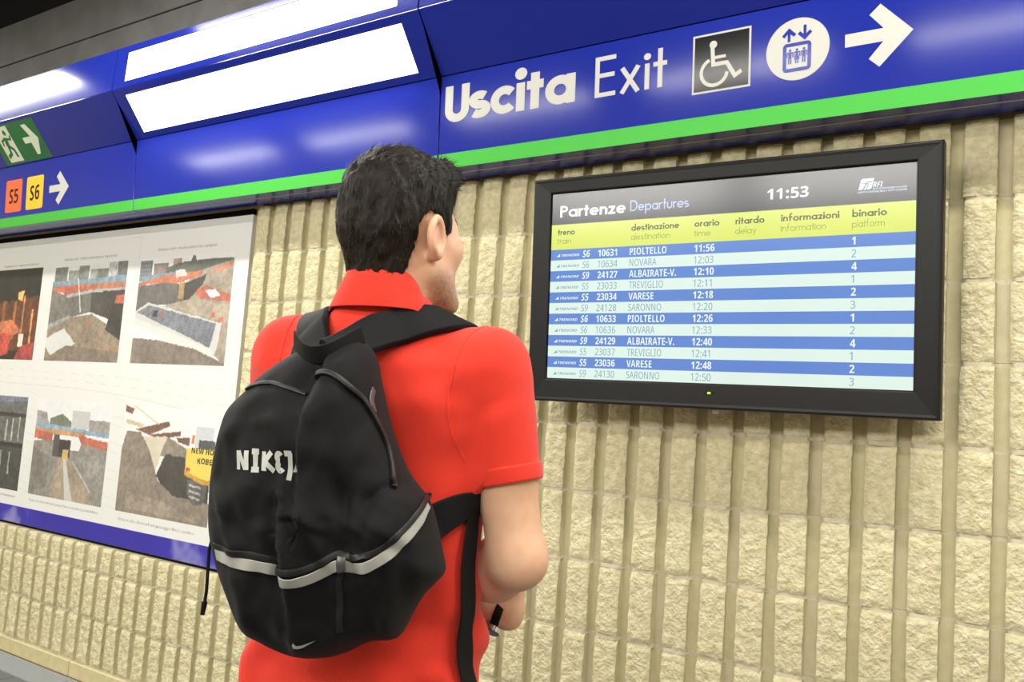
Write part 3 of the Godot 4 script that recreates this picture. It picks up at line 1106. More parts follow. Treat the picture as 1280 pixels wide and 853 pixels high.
func screen_image() -> Image:
	var W := 2048
	var H := 1122
	var im := Image.create(W, H, false, Image.FORMAT_RGB8)
	im.fill(rgb(40, 41, 44))
	im.fill_rect(Rect2i(0, int(0.168 * H), W, int(0.137 * H)), rgb(222, 234, 100))
	var top := 0.304
	var rh := (1.0 - top) / 12.0
	var rows := [["S6", "10631", "PIOLTELLO", "11:56", "1"], ["S6", "10634", "NOVARA", "12:03", "2"], ["S9", "24127", "ALBAIRATE-V.", "12:10", "4"], ["S5", "23033", "TREVIGLIO", "12:11", "1"], ["S5", "23034", "VARESE", "12:18", "2"], ["S9", "24128", "SARONNO", "12:20", "3"], ["S6", "10633", "PIOLTELLO", "12:26", "1"], ["S6", "10636", "NOVARA", "12:33", "2"], ["S9", "24129", "ALBAIRATE-V.", "12:40", "4"], ["S5", "23037", "TREVIGLIO", "12:41", "1"], ["S5", "23036", "VARESE", "12:48", "2"], ["S9", "24130", "SARONNO", "12:50", "3"]]
	for k in 12:
		var y0 := int((top + k * rh) * H)
		var y1 := int((top + (k + 1) * rh) * H)
		var dark := k % 2 == 0
		im.fill_rect(Rect2i(0, y0, W, y1 - y0), rgb(96, 138, 214) if dark else rgb(226, 246, 236))
		var c := rgb(240, 250, 250) if dark else rgb(128, 166, 186)
		var base := (top + (k + 0.80) * rh) * H
		var ch := rh * H * 0.62
		var r: Array = rows[k]
		var put := func(s: String, x: float, wide: float, sh := 0.0) -> void:
			var t := font_text(s, dark)
			ras_text(im, t, x * W, x * W + t[1] * ch * wide, base, ch, c, sh)
		put.call(r[0], 0.106, 0.80, 0.15)
		put.call(r[1], 0.156, 0.86)
		put.call(r[2], 0.256, 0.80)
		put.call(r[3], 0.447, 0.86)
		put.call(r[4], 0.855, 0.9)
		var lt := font_text("TRENORD", true)
		ras_text(im, lt, 0.033 * W, 0.094 * W, base - ch * 0.22, ch * 0.36, c, 0.25)
		ras(im, PackedVector2Array([Vector2(0.019 * W, base - ch * 0.2), Vector2(0.031 * W, base - ch * 0.2), Vector2(0.030 * W, base - ch * 0.66)]), c)
	# title, clock
	ras_text(im, geo_text("Partenze", 0.084, 0.68, 0.06), 0.027 * W, 0.240 * W, 0.128 * H, 0.062 * H, rgb(250, 252, 255))
	ras_text(im, geo_text("Departures", 0.050, 0.60, 0.09), 0.254 * W, 0.428 * W, 0.122 * H, 0.056 * H, rgb(176, 200, 255))
	ras_text(im, font_text("11:53", true), 0.642 * W, 0.748 * W, 0.116 * H, 0.050 * H, rgb(250, 252, 255))
	# column heads
	var heads := [["treno", "train", 0.021, 0.078, 0.066], ["destinazione", "destination", 0.259, 0.402, 0.376], ["orario", "time", 0.446, 0.516, 0.492], ["ritardo", "delay", 0.560, 0.637, 0.616], ["informazioni", "information", 0.680, 0.824, 0.792], ["binario", "platform", 0.855, 0.935, 0.930]]
	for h in heads:
		ras_text(im, geo_text(h[0], 0.078, 0.64, 0.07), h[2] * W, h[3] * W, 0.225 * H, 0.034 * H, rgb(66, 74, 20))
		ras_text(im, geo_text(h[1], 0.038, 0.62, 0.10), h[2] * W, h[4] * W, 0.272 * H, 0.033 * H, rgb(138, 148, 44))
	# railway emblem: slanted badge with an S-shaped cut, three letters, two small lines
	var lb := rgb(214, 228, 255)
	var ex := 0.868 * W
	var ey := 0.104 * H
	var ew := 0.030 * W
	var eh := 0.050 * H
	var em := PackedVector2Array()
	em.append_array(poly([Vector2(0.0, 0.0), Vector2(0.86, 0.0), Vector2(1.0, 0.08), Vector2(1.0, 1.0), Vector2(0.14, 1.0), Vector2(0.0, 0.92)]))
	ras(im, moved(em, Vector2(ex, ey), Vector2(ew, -eh), 0.22), lb)
	ras(im, moved(stroke([Vector2(0.92, 0.66), Vector2(0.55, 0.66), Vector2(0.46, 0.5), Vector2(0.46, 0.28), Vector2(0.34, 0.0)], 0.045), Vector2(ex, ey), Vector2(ew, -eh), 0.22), rgb(40, 52, 96))
	ras(im, moved(stroke([Vector2(0.06, 0.56), Vector2(0.40, 0.56), Vector2(0.66, 0.5), Vector2(0.66, 0.16), Vector2(0.58, 0.0)], 0.03), Vector2(ex, ey), Vector2(ew, -eh), 0.22), rgb(40, 52, 96))
	ras_text(im, font_text("RFI", true), 0.902 * W, 0.923 * W, 0.096 * H, 0.024 * H, lb, 0.2)
	ras_text(im, font_text("RETE FERROVIARIA ITALIANA", true), 0.902 * W, 0.979 * W, 0.107 * H, 0.0075 * H, lb, 0.1)
	ras_text(im, font_text("GRUPPO FERROVIE DELLO STATO ITALIANE", true), 0.866 * W, 0.979 * W, 0.119 * H, 0.0078 * H, lb, 0.1)
	return im

func departures_screen() -> void:
	var t := thing("departures_screen", "black framed departures screen mounted on the ribbed block wall", "screen", Vector3(-0.8725, 1.33, 0.132), deg_to_rad(2.2))
	t.rotation.x = deg_to_rad(3.9)
	# local: x -0.5465..0.5465, y 0..0.647, front z = 0
	var x1 := 0.5465
	var h := 0.647
	var s0 := Vector2(-0.487, 0.067)
	var s1 := Vector2(0.488, 0.601)
	var mb := MB.new()
	# frame: outer edge, front rim, slope to the lip; lofted around
	var ring := func(a: Vector2, b: Vector2, z: float) -> PackedVector3Array:
		return PackedVector3Array([Vector3(a.x, a.y, z), Vector3(b.x, a.y, z), Vector3(b.x, b.y, z), Vector3(a.x, b.y, z)])
	var o0 := Vector2(-x1, 0)
	var o1 := Vector2(x1, h)
	var e := Vector2(0.003, 0.003)
	var k := Vector2(0.009, 0.009)
	var loops := [ring.call(o0, o1, -0.045), ring.call(o0, o1, -0.006), ring.call(o0 + e, o1 - e, -0.001), ring.call(o0 + e * 2, o1 - e * 2, 0.0), ring.call(o0 + k * 1.4, o1 - k * 1.4, -0.0015), ring.call(s0 - e * 2, s1 + e * 2, -0.004), ring.call(s0 - e, s1 + e, -0.0055), ring.call(s0 - e * 0.6, s1 + e * 0.6, -0.013)]
	for i in loops.size() - 1:
		for j in 4:
			var j2 := (j + 1) % 4
			mb.quad(loops[i][j], loops[i][j2], loops[i + 1][j2], loops[i + 1][j])
	part("bezel", mb.mesh(), M.tv_bezel, t, Vector3.ZERO, "matt black plastic bezel")
	mb = MB.new()
	mb.box(Vector3(-x1 + 0.012, 0.012, -0.088), Vector3(x1 - 0.012, h - 0.012, -0.0445), 0.008)
	part("back_housing", mb.mesh(), M.tv_bezel, t)
	mb = MB.new()
	mb.quad(Vector3(s0.x - 0.003, s0.y - 0.003, -0.0128), Vector3(s1.x + 0.003, s0.y - 0.003, -0.0128), Vector3(s1.x + 0.003, s1.y + 0.003, -0.0128), Vector3(s0.x - 0.003, s1.y + 0.003, -0.0128))
	part("lip", mb.mesh(), M.tv_lip, t)
	var sm := StandardMaterial3D.new()
	sm.resource_name = "lit_display"
	sm.albedo_color = rgb(14, 14, 16)
	sm.roughness = 0.18
	sm.metallic_specular = 0.52
	sm.emission_enabled = true
	sm.emission = Color.BLACK
	sm.emission_texture = ImageTexture.create_from_image(screen_image())
	sm.emission_energy_multiplier = 0.92
	mb = MB.new()
	mb.quad(Vector3(s0.x, s0.y, -0.0115), Vector3(s1.x, s0.y, -0.0115), Vector3(s1.x, s1.y, -0.0115), Vector3(s0.x, s1.y, -0.0115))
	part("display", mb.mesh(), sm, t, Vector3.ZERO, "lit timetable of trains with blue and pale rows")
	area_light(t, Vector3(0.0, 0.33, 0.002), Vector3.BACK, Vector3.RIGHT, Vector2(0.9, 0.5), 0.06, Color(0.85, 0.93, 1.0))
	# indicator, sensor, bracket
	mb = MB.new()
	mb.box(Vector3(-0.012, 0.039, -0.004), Vector3(0.016, 0.045, -0.0022), 0.0008)
	part("indicator_window", mb.mesh(), M.tv_lip, t)
	mb = MB.new()
	mb.box(Vector3(-0.002, 0.0395, -0.003), Vector3(0.007, 0.0445, -0.0018), 0.0008)
	part("power_indicator", mb.mesh(), M.led_green, t, Vector3.ZERO, "small green power light")
	mb = MB.new()
	mb.box(Vector3(-0.004, -0.012, -0.060), Vector3(0.012, 0.0, -0.046), 0.003)
	part("sensor", mb.mesh(), M.sensor_white, t)
	for sx in [-0.25, 0.25]:
		mb = MB.new()
		mb.box(Vector3(sx - 0.03, 0.1, -0.125), Vector3(sx + 0.03, 0.55, -0.088), 0.003)
		part("wall_bracket", mb.mesh(), M.gunmetal, t)

# ------------------------------------------------------------------ poster with site photographs (flat print)
const PW := 1400
const PX0 := -5.40
const PX1 := -2.945
const PY0 := 0.682
const PY1 := 2.046

func pxy(x: float, y: float) -> Vector2:
	var s := PW / (PX1 - PX0)
	return Vector2((x - PX0) * s, (PY1 - y) * s)

# shapes: [[r, g, b], [x, y, ...]] in the photograph's own 0..1 frame, y down; then grain
func photo(im: Image, x0: float, x1: float, y0: float, y1: float, shapes: Array, seed_: int, grain: float) -> void:
	var a := pxy(x0, y1)
	var b := pxy(x1, y0)
	var w := int(b.x - a.x)
	var h := int(b.y - a.y)
	var ph := Image.create(w, h, false, Image.FORMAT_RGB8)
	for s in shapes:
		var pts := []
		var f: Array = s[1]
		for k in range(0, f.size(), 2): pts.append(Vector2(f[k] * w, f[k + 1] * h))
		if s.size() > 2: ras(ph, stroke(pts, s[2] * w), rgb(s[0][0], s[0][1], s[0][2]))
		else: ras(ph, poly(pts), rgb(s[0][0], s[0][1], s[0][2]))
	ph.resize(int(w * 0.42), int(h * 0.42), Image.INTERPOLATE_BILINEAR)
	ph.resize(w, h, Image.INTERPOLATE_CUBIC)
	var fn := FastNoiseLite.new()
	fn.seed = seed_
	fn.frequency = 0.045
	fn.fractal_octaves = 4
	var src := ph.duplicate()
	for y in h:
		for x in w:
			var wx := x + int(fn.get_noise_2d(x * 0.8 + 300.0, y * 0.8) * 3.5 + fn.get_noise_2d(x * 2.6, y * 2.6 + 90.0) * 2.0)
			var wy := y + int(fn.get_noise_2d(x * 0.8, y * 0.8 + 500.0) * 3.5 + fn.get_noise_2d(x * 2.6 + 70.0, y * 2.6) * 2.0)
			if y < h * 0.16:
				wx = x
				wy = y
			var c: Color = src.get_pixel(clampi(wx, 0, w - 1), clampi(wy, 0, h - 1))
			var lum := c.get_luminance()
			var k := 1.0 + (fn.get_noise_2d(x, y) * 0.6 + fn.get_noise_2d(x * 0.25 + 900.0, y * 0.25) * 0.55 + fn.get_noise_2d(x * 3.0, y * 3.0 + 400.0) * 0.35) * grain * 0.9 * (1.0 if lum < 0.72 else 0.15)
			ph.set_pixel(x, y, Color(c.r * k, c.g * k, c.b * k).lerp(Color(lum, lum, lum), 0.30).lerp(Color(0.78, 0.77, 0.75), 0.17))
	im.blit_rect(ph, Rect2i(0, 0, w, h), Vector2i(a))

func B(x0: float, y0: float, x1: float, y1: float) -> Array:
	return [x0, y0, x1, y0, x1, y1, x0, y1]

func poster_image() -> Image:
	var H := int(PW * (PY1 - PY0) / (PX1 - PX0))
	var im := Image.create(PW, H, false, Image.FORMAT_RGB8)
	im.fill(rgb(216, 217, 214))
	var Y := 1.872
	# pale plan drawing behind the photographs
	var grey := rgb(198, 200, 200)
	for k in 3:
		var line := []
		for i in 41:
			var u := i / 40.0
			line.append(pxy(lerpf(PX0, PX1, u), Y - 0.50 - k * 0.035 - 0.03 * u - 0.10 * pow(maxf(0.0, u - 0.45), 2.0) * (k + 1)))
		for i in range(0, 40, 1 if k == 2 else 2): ras(im, stroke([line[i], line[i + 1]], 0.8), grey)
	for k in 14:
		var yy := Y - 0.62 - 0.04 * k
		for e in [[-4.53, -4.45], [-3.79, -3.70], [-3.03, -2.96]]:
			if k % 3 != 1: ras(im, stroke([pxy(e[0], yy), pxy(e[1], yy - 0.012)], 0.6), grey)
	ras(im, stroke([pxy(-3.80, Y + 0.13), pxy(-3.72, Y + 0.13), pxy(-3.72, Y + 0.01)], 0.7), grey)
	var r1 := [Y - 0.458, Y + 0.021]
	var r2 := [Y - 1.118, Y - 0.648]
	# night works, lit by lamps (upper left)
	photo(im, -5.20, -4.55, r1[0], r1[1], [[[26, 18, 16], B(0, 0, 1, 1)], [[20, 20, 26], B(0, 0, 1, 0.3)], [[96, 38, 14], [0.2, 0.4, 1, 0.3, 1, 0.9, 0.2, 0.9]], [[170, 84, 26], B(0.62, 0.36, 0.66, 0.78)], [[196, 110, 40], B(0.76, 0.3, 0.785, 0.8)], [[150, 66, 20], B(0.44, 0.35, 0.49, 0.8)], [[236, 160, 62], [0.66, 0.26, 0.76, 0.24, 0.74, 0.36, 0.67, 0.34]], [[214, 92, 40], [0.3, 0.6, 0.6, 0.56, 0.8, 0.7, 0.5, 0.76]], [[214, 46, 36], [0.4, 0.72, 0.62, 0.7, 0.6, 0.94, 0.42, 0.98]], [[250, 214, 190], [0.74, 0.72, 0.82, 0.72, 0.82, 0.86, 0.74, 0.86]], [[232, 128, 60], B(0.9, 0.45, 0.93, 0.82)], [[176, 40, 40], [0.78, 0.86, 1, 0.8, 1, 1, 0.7, 1]], [[150, 84, 40], [0.1, 0.84, 0.5, 1, 0.05, 1]]], 1, 0.9)
	# excavation with concrete piers (upper middle)
	photo(im, -4.44, -3.80, r1[0], r1[1], [[[214, 218, 222], B(0, 0, 1, 1)], [[104, 108, 106], B(0.02, 0.02, 0.2, 0.18)], [[132, 134, 130], B(0.22, 0.06, 0.36, 0.18)], [[120, 120, 116], B(0.36, 0.02, 0.5, 0.18)], [[150, 148, 142], B(0.52, 0.06, 0.62, 0.18)], [[98, 110, 92], B(0.62, 0.06, 0.76, 0.18)], [[176, 178, 178], B(0.76, 0.0, 0.88, 0.18)], [[96, 96, 98], B(0.88, 0.0, 1, 0.2)], [[104, 144, 168], [0, 0.17, 1, 0.14, 1, 0.2, 0, 0.22]], [[196, 104, 64], [0, 0.22, 1, 0.2, 1, 0.27, 0, 0.29]], [[212, 78, 52], [0.06, 0.22, 0.6, 0.23, 0.5, 0.31, 0.22, 0.33]], [[112, 104, 98], [0, 0.26, 0.22, 0.32, 0.24, 0.55, 0, 0.64]], [[94, 90, 86], [0.22, 0.33, 0.57, 0.29, 0.57, 0.5, 0.24, 0.56]], [[58, 54, 52], [0.57, 0.29, 1, 0.28, 1, 0.62, 0.57, 0.5]], [[168, 170, 168], [0.22, 0.31, 0.57, 0.27, 1, 0.26, 1, 0.285, 0.57, 0.30, 0.22, 0.345]], [[138, 116, 92], [0.0, 0.66, 0.3, 0.55, 0.6, 0.52, 1, 0.72, 1, 1, 0, 1]], [[48, 44, 44], [0.86, 0.42, 1, 0.42, 1, 0.78, 0.8, 0.68]], [[206, 78, 52], [0.9, 0.34, 1, 0.33, 1, 0.42, 0.88, 0.42]], [[206, 208, 206], [0, 0.76, 0.24, 0.66, 0.42, 0.82, 0.12, 0.98, 0, 0.86]], [[150, 152, 150], [0.0, 0.62, 0.3, 0.52, 0.3, 0.56, 0.0, 0.68]], [[206, 206, 202], [0.36, 0.14, 0.44, 0.5], 0.007], [[196, 84, 50], B(0.56, 0.58, 0.585, 0.65)], [[166, 108, 72], [0.62, 0.88, 0.98, 0.86, 0.98, 0.91, 0.62, 0.92]], [[118, 100, 84], [0, 0.98, 0.3, 0.84, 1, 0.9, 1, 1, 0, 1]]], 2, 0.55)
	# slab with reinforcement grid (upper right)
	var g := [[[222, 224, 226], B(0, 0, 1, 1)], [[118, 124, 130], B(0.0, 0.02, 0.14, 0.2)], [[126, 112, 106], B(0.16, 0.05, 0.32, 0.2)], [[172, 134, 120], B(0.37, 0.02, 0.46, 0.2)], [[78, 84, 74], [0.3, 0.1, 0.44, 0.06, 0.56, 0.05, 0.58, 0.0, 0.6, 0.0, 0.62, 0.05, 0.8, 0.04, 1, 0.05, 1, 0.2, 0.3, 0.2]], [[104, 140, 162], [0, 0.17, 0.4, 0.14, 0.4, 0.19, 0, 0.22]], [[150, 134, 112], [0.6, 0.16, 1, 0.06, 1, 1, 0.4, 0.5]], [[206, 98, 60], [0, 0.23, 0.3, 0.17, 0.7, 0.14, 0.68, 0.19, 0.4, 0.26, 0.2, 0.24, 0, 0.26]], [[212, 112, 70], [0.8, 0.14, 1, 0.07, 1, 0.12, 0.82, 0.17]], [[190, 192, 190], [0.4, 0.13, 0.5, 0.12, 0.54, 0.18, 0.42, 0.2]], [[92, 88, 84], [0, 0.26, 0.3, 0.24, 0.56, 0.27, 0.5, 0.44, 0.22, 0.45, 0, 0.5]], [[56, 54, 52], [0.5, 0.26, 0.74, 0.18, 0.7, 0.28, 0.52, 0.46]], [[176, 130, 60], B(0.46, 0.24, 0.52, 0.4)], [[204, 86, 60], [0.63, 0.34, 0.74, 0.28, 1, 0.38, 1, 0.44, 0.7, 0.4]], [[224, 224, 220], [0.74, 0.33, 0.84, 0.32, 0.9, 0.38, 0.8, 0.4]], [[166, 148, 122], [0.3, 0.46, 0.6, 0.4, 1, 0.46, 1, 0.62, 0.8, 0.58]], [[196, 198, 196], [0, 0.5, 0.14, 0.42, 0.94, 0.63, 0.9, 0.92, 0.84, 0.9, 0, 0.56]], [[88, 96, 112], [0.02, 0.51, 0.15, 0.45, 0.88, 0.63, 0.84, 0.84]]]
	for k in 12:
		var q := k / 11.0
		g.append([[124, 132, 146], [0.02 + 0.13 * q, 0.51 - 0.06 * q, 0.84 + 0.04 * q, 0.84 - 0.21 * q], 0.0022])
		g.append([[124, 132, 146], [0.15 + 0.73 * q, 0.45 + 0.18 * q, 0.02 + 0.82 * q, 0.51 + 0.33 * q], 0.0022])
	g.append_array([[[214, 212, 204], [0, 0.56, 0.86, 0.86, 0.9, 0.94, 0.8, 0.95, 0, 0.62]], [[120, 104, 90], [0, 0.76, 0.3, 0.78, 0.7, 0.86, 1, 0.98, 1, 1, 0, 1]], [[50, 48, 50], B(0.2, 0.5, 0.25, 0.56)], [[200, 90, 60], B(0.29, 0.5, 0.31, 0.56)], [[206, 84, 54], [0.82, 0.53, 0.86, 0.53, 0.86, 0.58, 0.82, 0.58]], [[206, 84, 54], [0.9, 0.58, 0.95, 0.58, 0.95, 0.62, 0.9, 0.62]]])
	for k in 5:
		for j in 4: g.insert(4, [[84, 90, 98], B(0.015 + 0.026 * k, 0.035 + 0.04 * j, 0.028 + 0.026 * k, 0.055 + 0.04 * j)])
	photo(im, -3.70, -3.036, r1[0], r1[1], g, 3, 0.45)
	# flooded works at night (lower left)
	photo(im, -5.18, -4.54, r2[0], r2[1], [[[48, 50, 52], B(0, 0, 1, 1)], [[104, 112, 150], B(0, 0, 1, 0.1)], [[80, 84, 84], [0.3, 0.1, 1, 0.04, 1, 0.5, 0.3, 0.52]], [[178, 178, 156], B(0.7, 0.26, 0.73, 0.48)], [[178, 178, 156], B(0.8, 0.24, 0.82, 0.48)], [[166, 166, 140], B(0.9, 0.22, 0.92, 0.48)], [[40, 40, 42], B(0.3, 0.18, 1, 0.22)], [[150, 150, 136], B(0.66, 0.6, 0.69, 0.8)], [[150, 150, 136], B(0.8, 0.6, 0.825, 0.84)], [[30, 30, 32], B(0, 0.5, 1, 0.55)]], 4, 0.7)
	# trench with tracks (lower middle)
	photo(im, -4.44, -3.80, r2[0], r2[1], [[[222, 224, 228], B(0, 0, 1, 1)], [[150, 150, 150], [0, 0.12, 0.14, 0.14, 0.2, 0.28, 0, 0.28]], [[96, 108, 88], [0.2, 0.2, 0.36, 0.14, 0.5, 0.22, 0.5, 0.3, 0.2, 0.3]], [[186, 188, 188], B(0.5, 0.1, 0.74, 0.28)], [[150, 140, 134], B(0.74, 0.18, 1, 0.3)], [[112, 156, 186], [0, 0.25, 0.5, 0.27, 1, 0.3, 1, 0.34, 0, 0.3]], [[200, 132, 78], [0, 0.3, 0.7, 0.31, 0.7, 0.36, 0, 0.35]], [[206, 82, 56], [0, 0.32, 0.26, 0.35, 0.26, 0.44, 0, 0.41]], [[206, 82, 56], [0.6, 0.34, 1, 0.38, 1, 0.46, 0.8, 0.47, 0.66, 0.42]], [[130, 124, 116], [0, 0.44, 0.3, 0.42, 0.34, 0.5, 0.64, 0.5, 0.66, 0.42, 1, 0.46, 1, 1, 0, 1]], [[70, 66, 64], B(0.28, 0.36, 0.36, 0.58)], [[44, 42, 42], B(0.36, 0.4, 0.52, 0.58)], [[196, 150, 60], B(0.42, 0.5, 0.5, 0.6)], [[156, 134, 106], [0.38, 0.6, 0.54, 0.6, 0.9, 1, 0.3, 1]], [[190, 190, 182], [0.44, 0.6, 0.48, 0.6, 0.62, 1, 0.52, 1]], [[176, 170, 158], [0.56, 0.6, 0.84, 0.88], 0.008], [[110, 104, 98], [0, 0.5, 0.26, 0.6, 0.24, 0.9, 0, 0.98]], [[140, 136, 130], [0.64, 0.56, 1, 0.5, 1, 0.8, 0.86, 0.8]]], 5, 0.5)
	# earth bank, concrete box and yellow excavator (lower right)
	photo(im, -3.69, -3.04, r2[0], r2[1], [[[226, 226, 226], B(0, 0, 1, 1)], [[112, 66, 54], [0, 0.0, 0.1, 0.03, 0.08, 0.08, 0, 0.06]], [[206, 178, 120], [0.02, 0.13, 0.24, 0.17, 0.2, 0.2, 0.02, 0.17]], [[122, 70, 56], [0.14, 0.22, 0.5, 0.12, 0.52, 0.16, 0.3, 0.26]], [[122, 70, 56], [0.3, 0.26, 0.64, 0.2, 0.64, 0.24, 0.4, 0.29]], [[112, 70, 58], [0.6, 0.26, 0.74, 0.25, 0.74, 0.32, 0.62, 0.3]], [[206, 176, 120], [0.1, 0.0, 0.4, 0.16], 0.004], [[214, 112, 60], B(0.76, 0.22, 0.79, 0.3)], [[190, 198, 206], B(0.8, 0.14, 0.98, 0.34)], [[206, 194, 164], [0.24, 0.28, 0.5, 0.26, 0.4, 0.62, 0.3, 0.4]], [[128, 116, 98], [0.5, 0.26, 0.74, 0.36, 0.74, 0.44, 0.44, 0.44]], [[58, 52, 50], [0.5, 0.42, 0.98, 0.44, 0.98, 0.8, 0.6, 0.82, 0.42, 0.62]], [[128, 112, 94], [0.04, 0.24, 0.2, 0.24, 0.32, 0.4, 0.44, 0.66, 0.62, 0.78, 1, 0.8, 1, 1, 0, 1, 0, 0.4]], [[84, 80, 78], [0.76, 0.62, 0.96, 0.62, 0.94, 0.8, 0.84, 0.84, 0.76, 0.74]], [[170, 168, 164], [0.78, 0.66, 0.9, 0.68], 0.006], [[170, 168, 164], [0.78, 0.71, 0.9, 0.73], 0.006], [[170, 168, 164], [0.79, 0.76, 0.9, 0.78], 0.006], [[240, 198, 30], [0.72, 0.34, 1, 0.33, 1, 0.64, 0.9, 0.64, 0.72, 0.58]], [[206, 140, 20], [0.72, 0.54, 0.9, 0.60, 1, 0.6, 1, 0.64, 0.9, 0.64, 0.72, 0.58]], [[60, 64, 70], [0.84, 0.26, 1, 0.26, 1, 0.33, 0.84, 0.34]], [[206, 60, 30], B(0.73, 0.52, 0.77, 0.55)], [[146, 128, 108], [0.1, 0.8, 0.5, 0.84, 0.9, 0.98, 0.1, 0.96]]], 6, 0.5)
	# lettering on the excavator and the captions
	var ink := rgb(30, 36, 50)
	var p := pxy(-3.19, Y - 0.825)
	ras_text(im, font_text("NEW HOLLAND", true), p.x, p.x + 150, p.y, 13, ink)
	p = pxy(-3.145, Y - 0.865)
	ras_text(im, font_text("KOBELCO", true), p.x, p.x + 96, p.y, 13, ink)
	im.fill_rect(Rect2i(Vector2i(pxy(-3.04, Y - 0.645)), Vector2i(60, 300)), rgb(216, 217, 214))
	var cap := rgb(120, 120, 122)
	for c in [["Sottopasso nord - armatura piano di varo spingitubo", -3.58, -3.16, 0.055], ["Sottopasso nord - attività propedeutica per il piano di varo", -4.36, -3.90, 0.045], ["Sottopasso nord - realizzazione diaframmi", -4.95, -4.60, 0.035], ["Getto in calce dietro sul sottopassaggio Nord e cantiere", -3.66, -3.12, -1.155], ["Scavo in corso nel sottopasso Nord sotto la stazione Metro", -4.42, -3.82, -1.150], ["Allagamento del sottopasso", -4.98, -4.56, -1.150]]:
		var q := pxy(c[1], Y + c[3])
		var q2 := pxy(c[2], Y + c[3])
		ras_text(im, font_text(c[0]), q.x, q2.x, q.y, 7.0, cap)
	return im

func poster_board() -> void:
	var t := thing("poster_board", "large white poster of construction site photographs with a blue lower band", "poster", Vector3(PX0, 0.598, -0.045))
	var w := PX1 - PX0
	var y0 := PY0 - 0.598
	var y1 := PY1 - 0.598
	var mb := MB.new()
	mb.box(Vector3(0, -0.004, 0.0), Vector3(w, y1, 0.016), 0.001)
	part("board", mb.mesh(), M.board_edge, t)
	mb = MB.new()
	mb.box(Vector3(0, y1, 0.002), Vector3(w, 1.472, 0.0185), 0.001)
	part("upper_gap_shade", mb.mesh(), M.gap_black, t, Vector3.ZERO, "black strip painted as shade in the gap under the canopy")  # black strip stands in for the shadow gap between sheet and canopy
	mb = MB.new()
	mb.box(Vector3(0, -0.006, 0.002), Vector3(w, 0.002, 0.0185), 0.001)
	part("lower_gap_shade", mb.mesh(), M.gap_black, t, Vector3.ZERO, "thin black line painted as shade under the band")  # dark line put in as the shadow along the board's foot
	var m := StandardMaterial3D.new()
	m.resource_name = "poster_print"
	m.albedo_texture = ImageTexture.create_from_image(poster_image())
	m.roughness = 0.45
	m.metallic_specular = 0.4
	mb = MB.new()
	mb.quad(Vector3(0, y0, 0.0168), Vector3(w, y0, 0.0168), Vector3(w, y1, 0.0168), Vector3(0, y1, 0.0168))
	part("printed_sheet", mb.mesh(), m, t, Vector3.ZERO, "printed sheet with rows of building site photographs")
	mb = MB.new()
	mb.box(Vector3(0, 0.003, 0.0155), Vector3(w, y0, 0.018), 0.0006)
	part("lower_band", mb.mesh(), M.poster_blue, t, Vector3.ZERO, "scuffed dark blue band")

# ------------------------------------------------------------------ man in a red polo shirt, seen from behind
const PERSON := Vector3(-0.975, 0.0, 1.245)
const TURN := 0.2618
const HEAD := Vector3(0.010, 1.548, 0.018)
const HEAD_TURN := -0.36
const SH_R := Vector3(0.176, 1.332, 0.005)
const EL_R := Vector3(0.238, 1.052, -0.008)
const WR_R := Vector3(0.062, 0.955, -0.185)
const SH_L := Vector3(-0.182, 1.334, 0.005)
const EL_L := Vector3(-0.240, 1.065, -0.100)
const WR_L := Vector3(0.176, 0.934, -0.168)
var fold_noise: FastNoiseLite
var torso_w := PackedFloat32Array()

func polo_init() -> void:
	fold_noise = FastNoiseLite.new()
	fold_noise.seed = 21
	fold_noise.frequency = 4.5
	fold_noise.fractal_octaves = 2

# torso section at height y: [half width, half depth, centre z]
func section(y: float) -> Vector3:
	const Y := [0.74, 0.86, 0.98, 1.10, 1.19, 1.27, 1.33, 1.372, 1.41, 1.45]
	const W := [0.194, 0.190, 0.186, 0.183, 0.182, 0.186, 0.172, 0.128, 0.084, 0.066]
	const D := [0.126, 0.124, 0.116, 0.114, 0.121, 0.126, 0.116, 0.098, 0.080, 0.066]
	const Z := [0.0, 0.0, -0.004, -0.002, 0.0, 0.004, 0.008, 0.012, 0.018, 0.024]
	if y <= Y[0]: return Vector3(W[0], D[0], Z[0])
	for i in 9:
		if y <= Y[i + 1]:
			var t: float = (y - Y[i]) / (Y[i + 1] - Y[i])
			t = t * t * (3.0 - 2.0 * t) * 0.5 + t * 0.5
			return Vector3(lerpf(W[i], W[i + 1], t), lerpf(D[i], D[i + 1], t), lerpf(Z[i], Z[i + 1], t))
	return Vector3(W[9], D[9], Z[9])

func torso_d(p: Vector3, grow: float) -> float:
	var s := section(p.y)
	var ax := absf(p.x) / (s.x + grow)
	var az := absf(p.z - s.z) / (s.y + grow)
	var k := pow(pow(ax, 2.4) + pow(az, 2.4), 1.0 / 2.4)
	return (k - 1.0) * minf(s.x, s.y) * 0.95

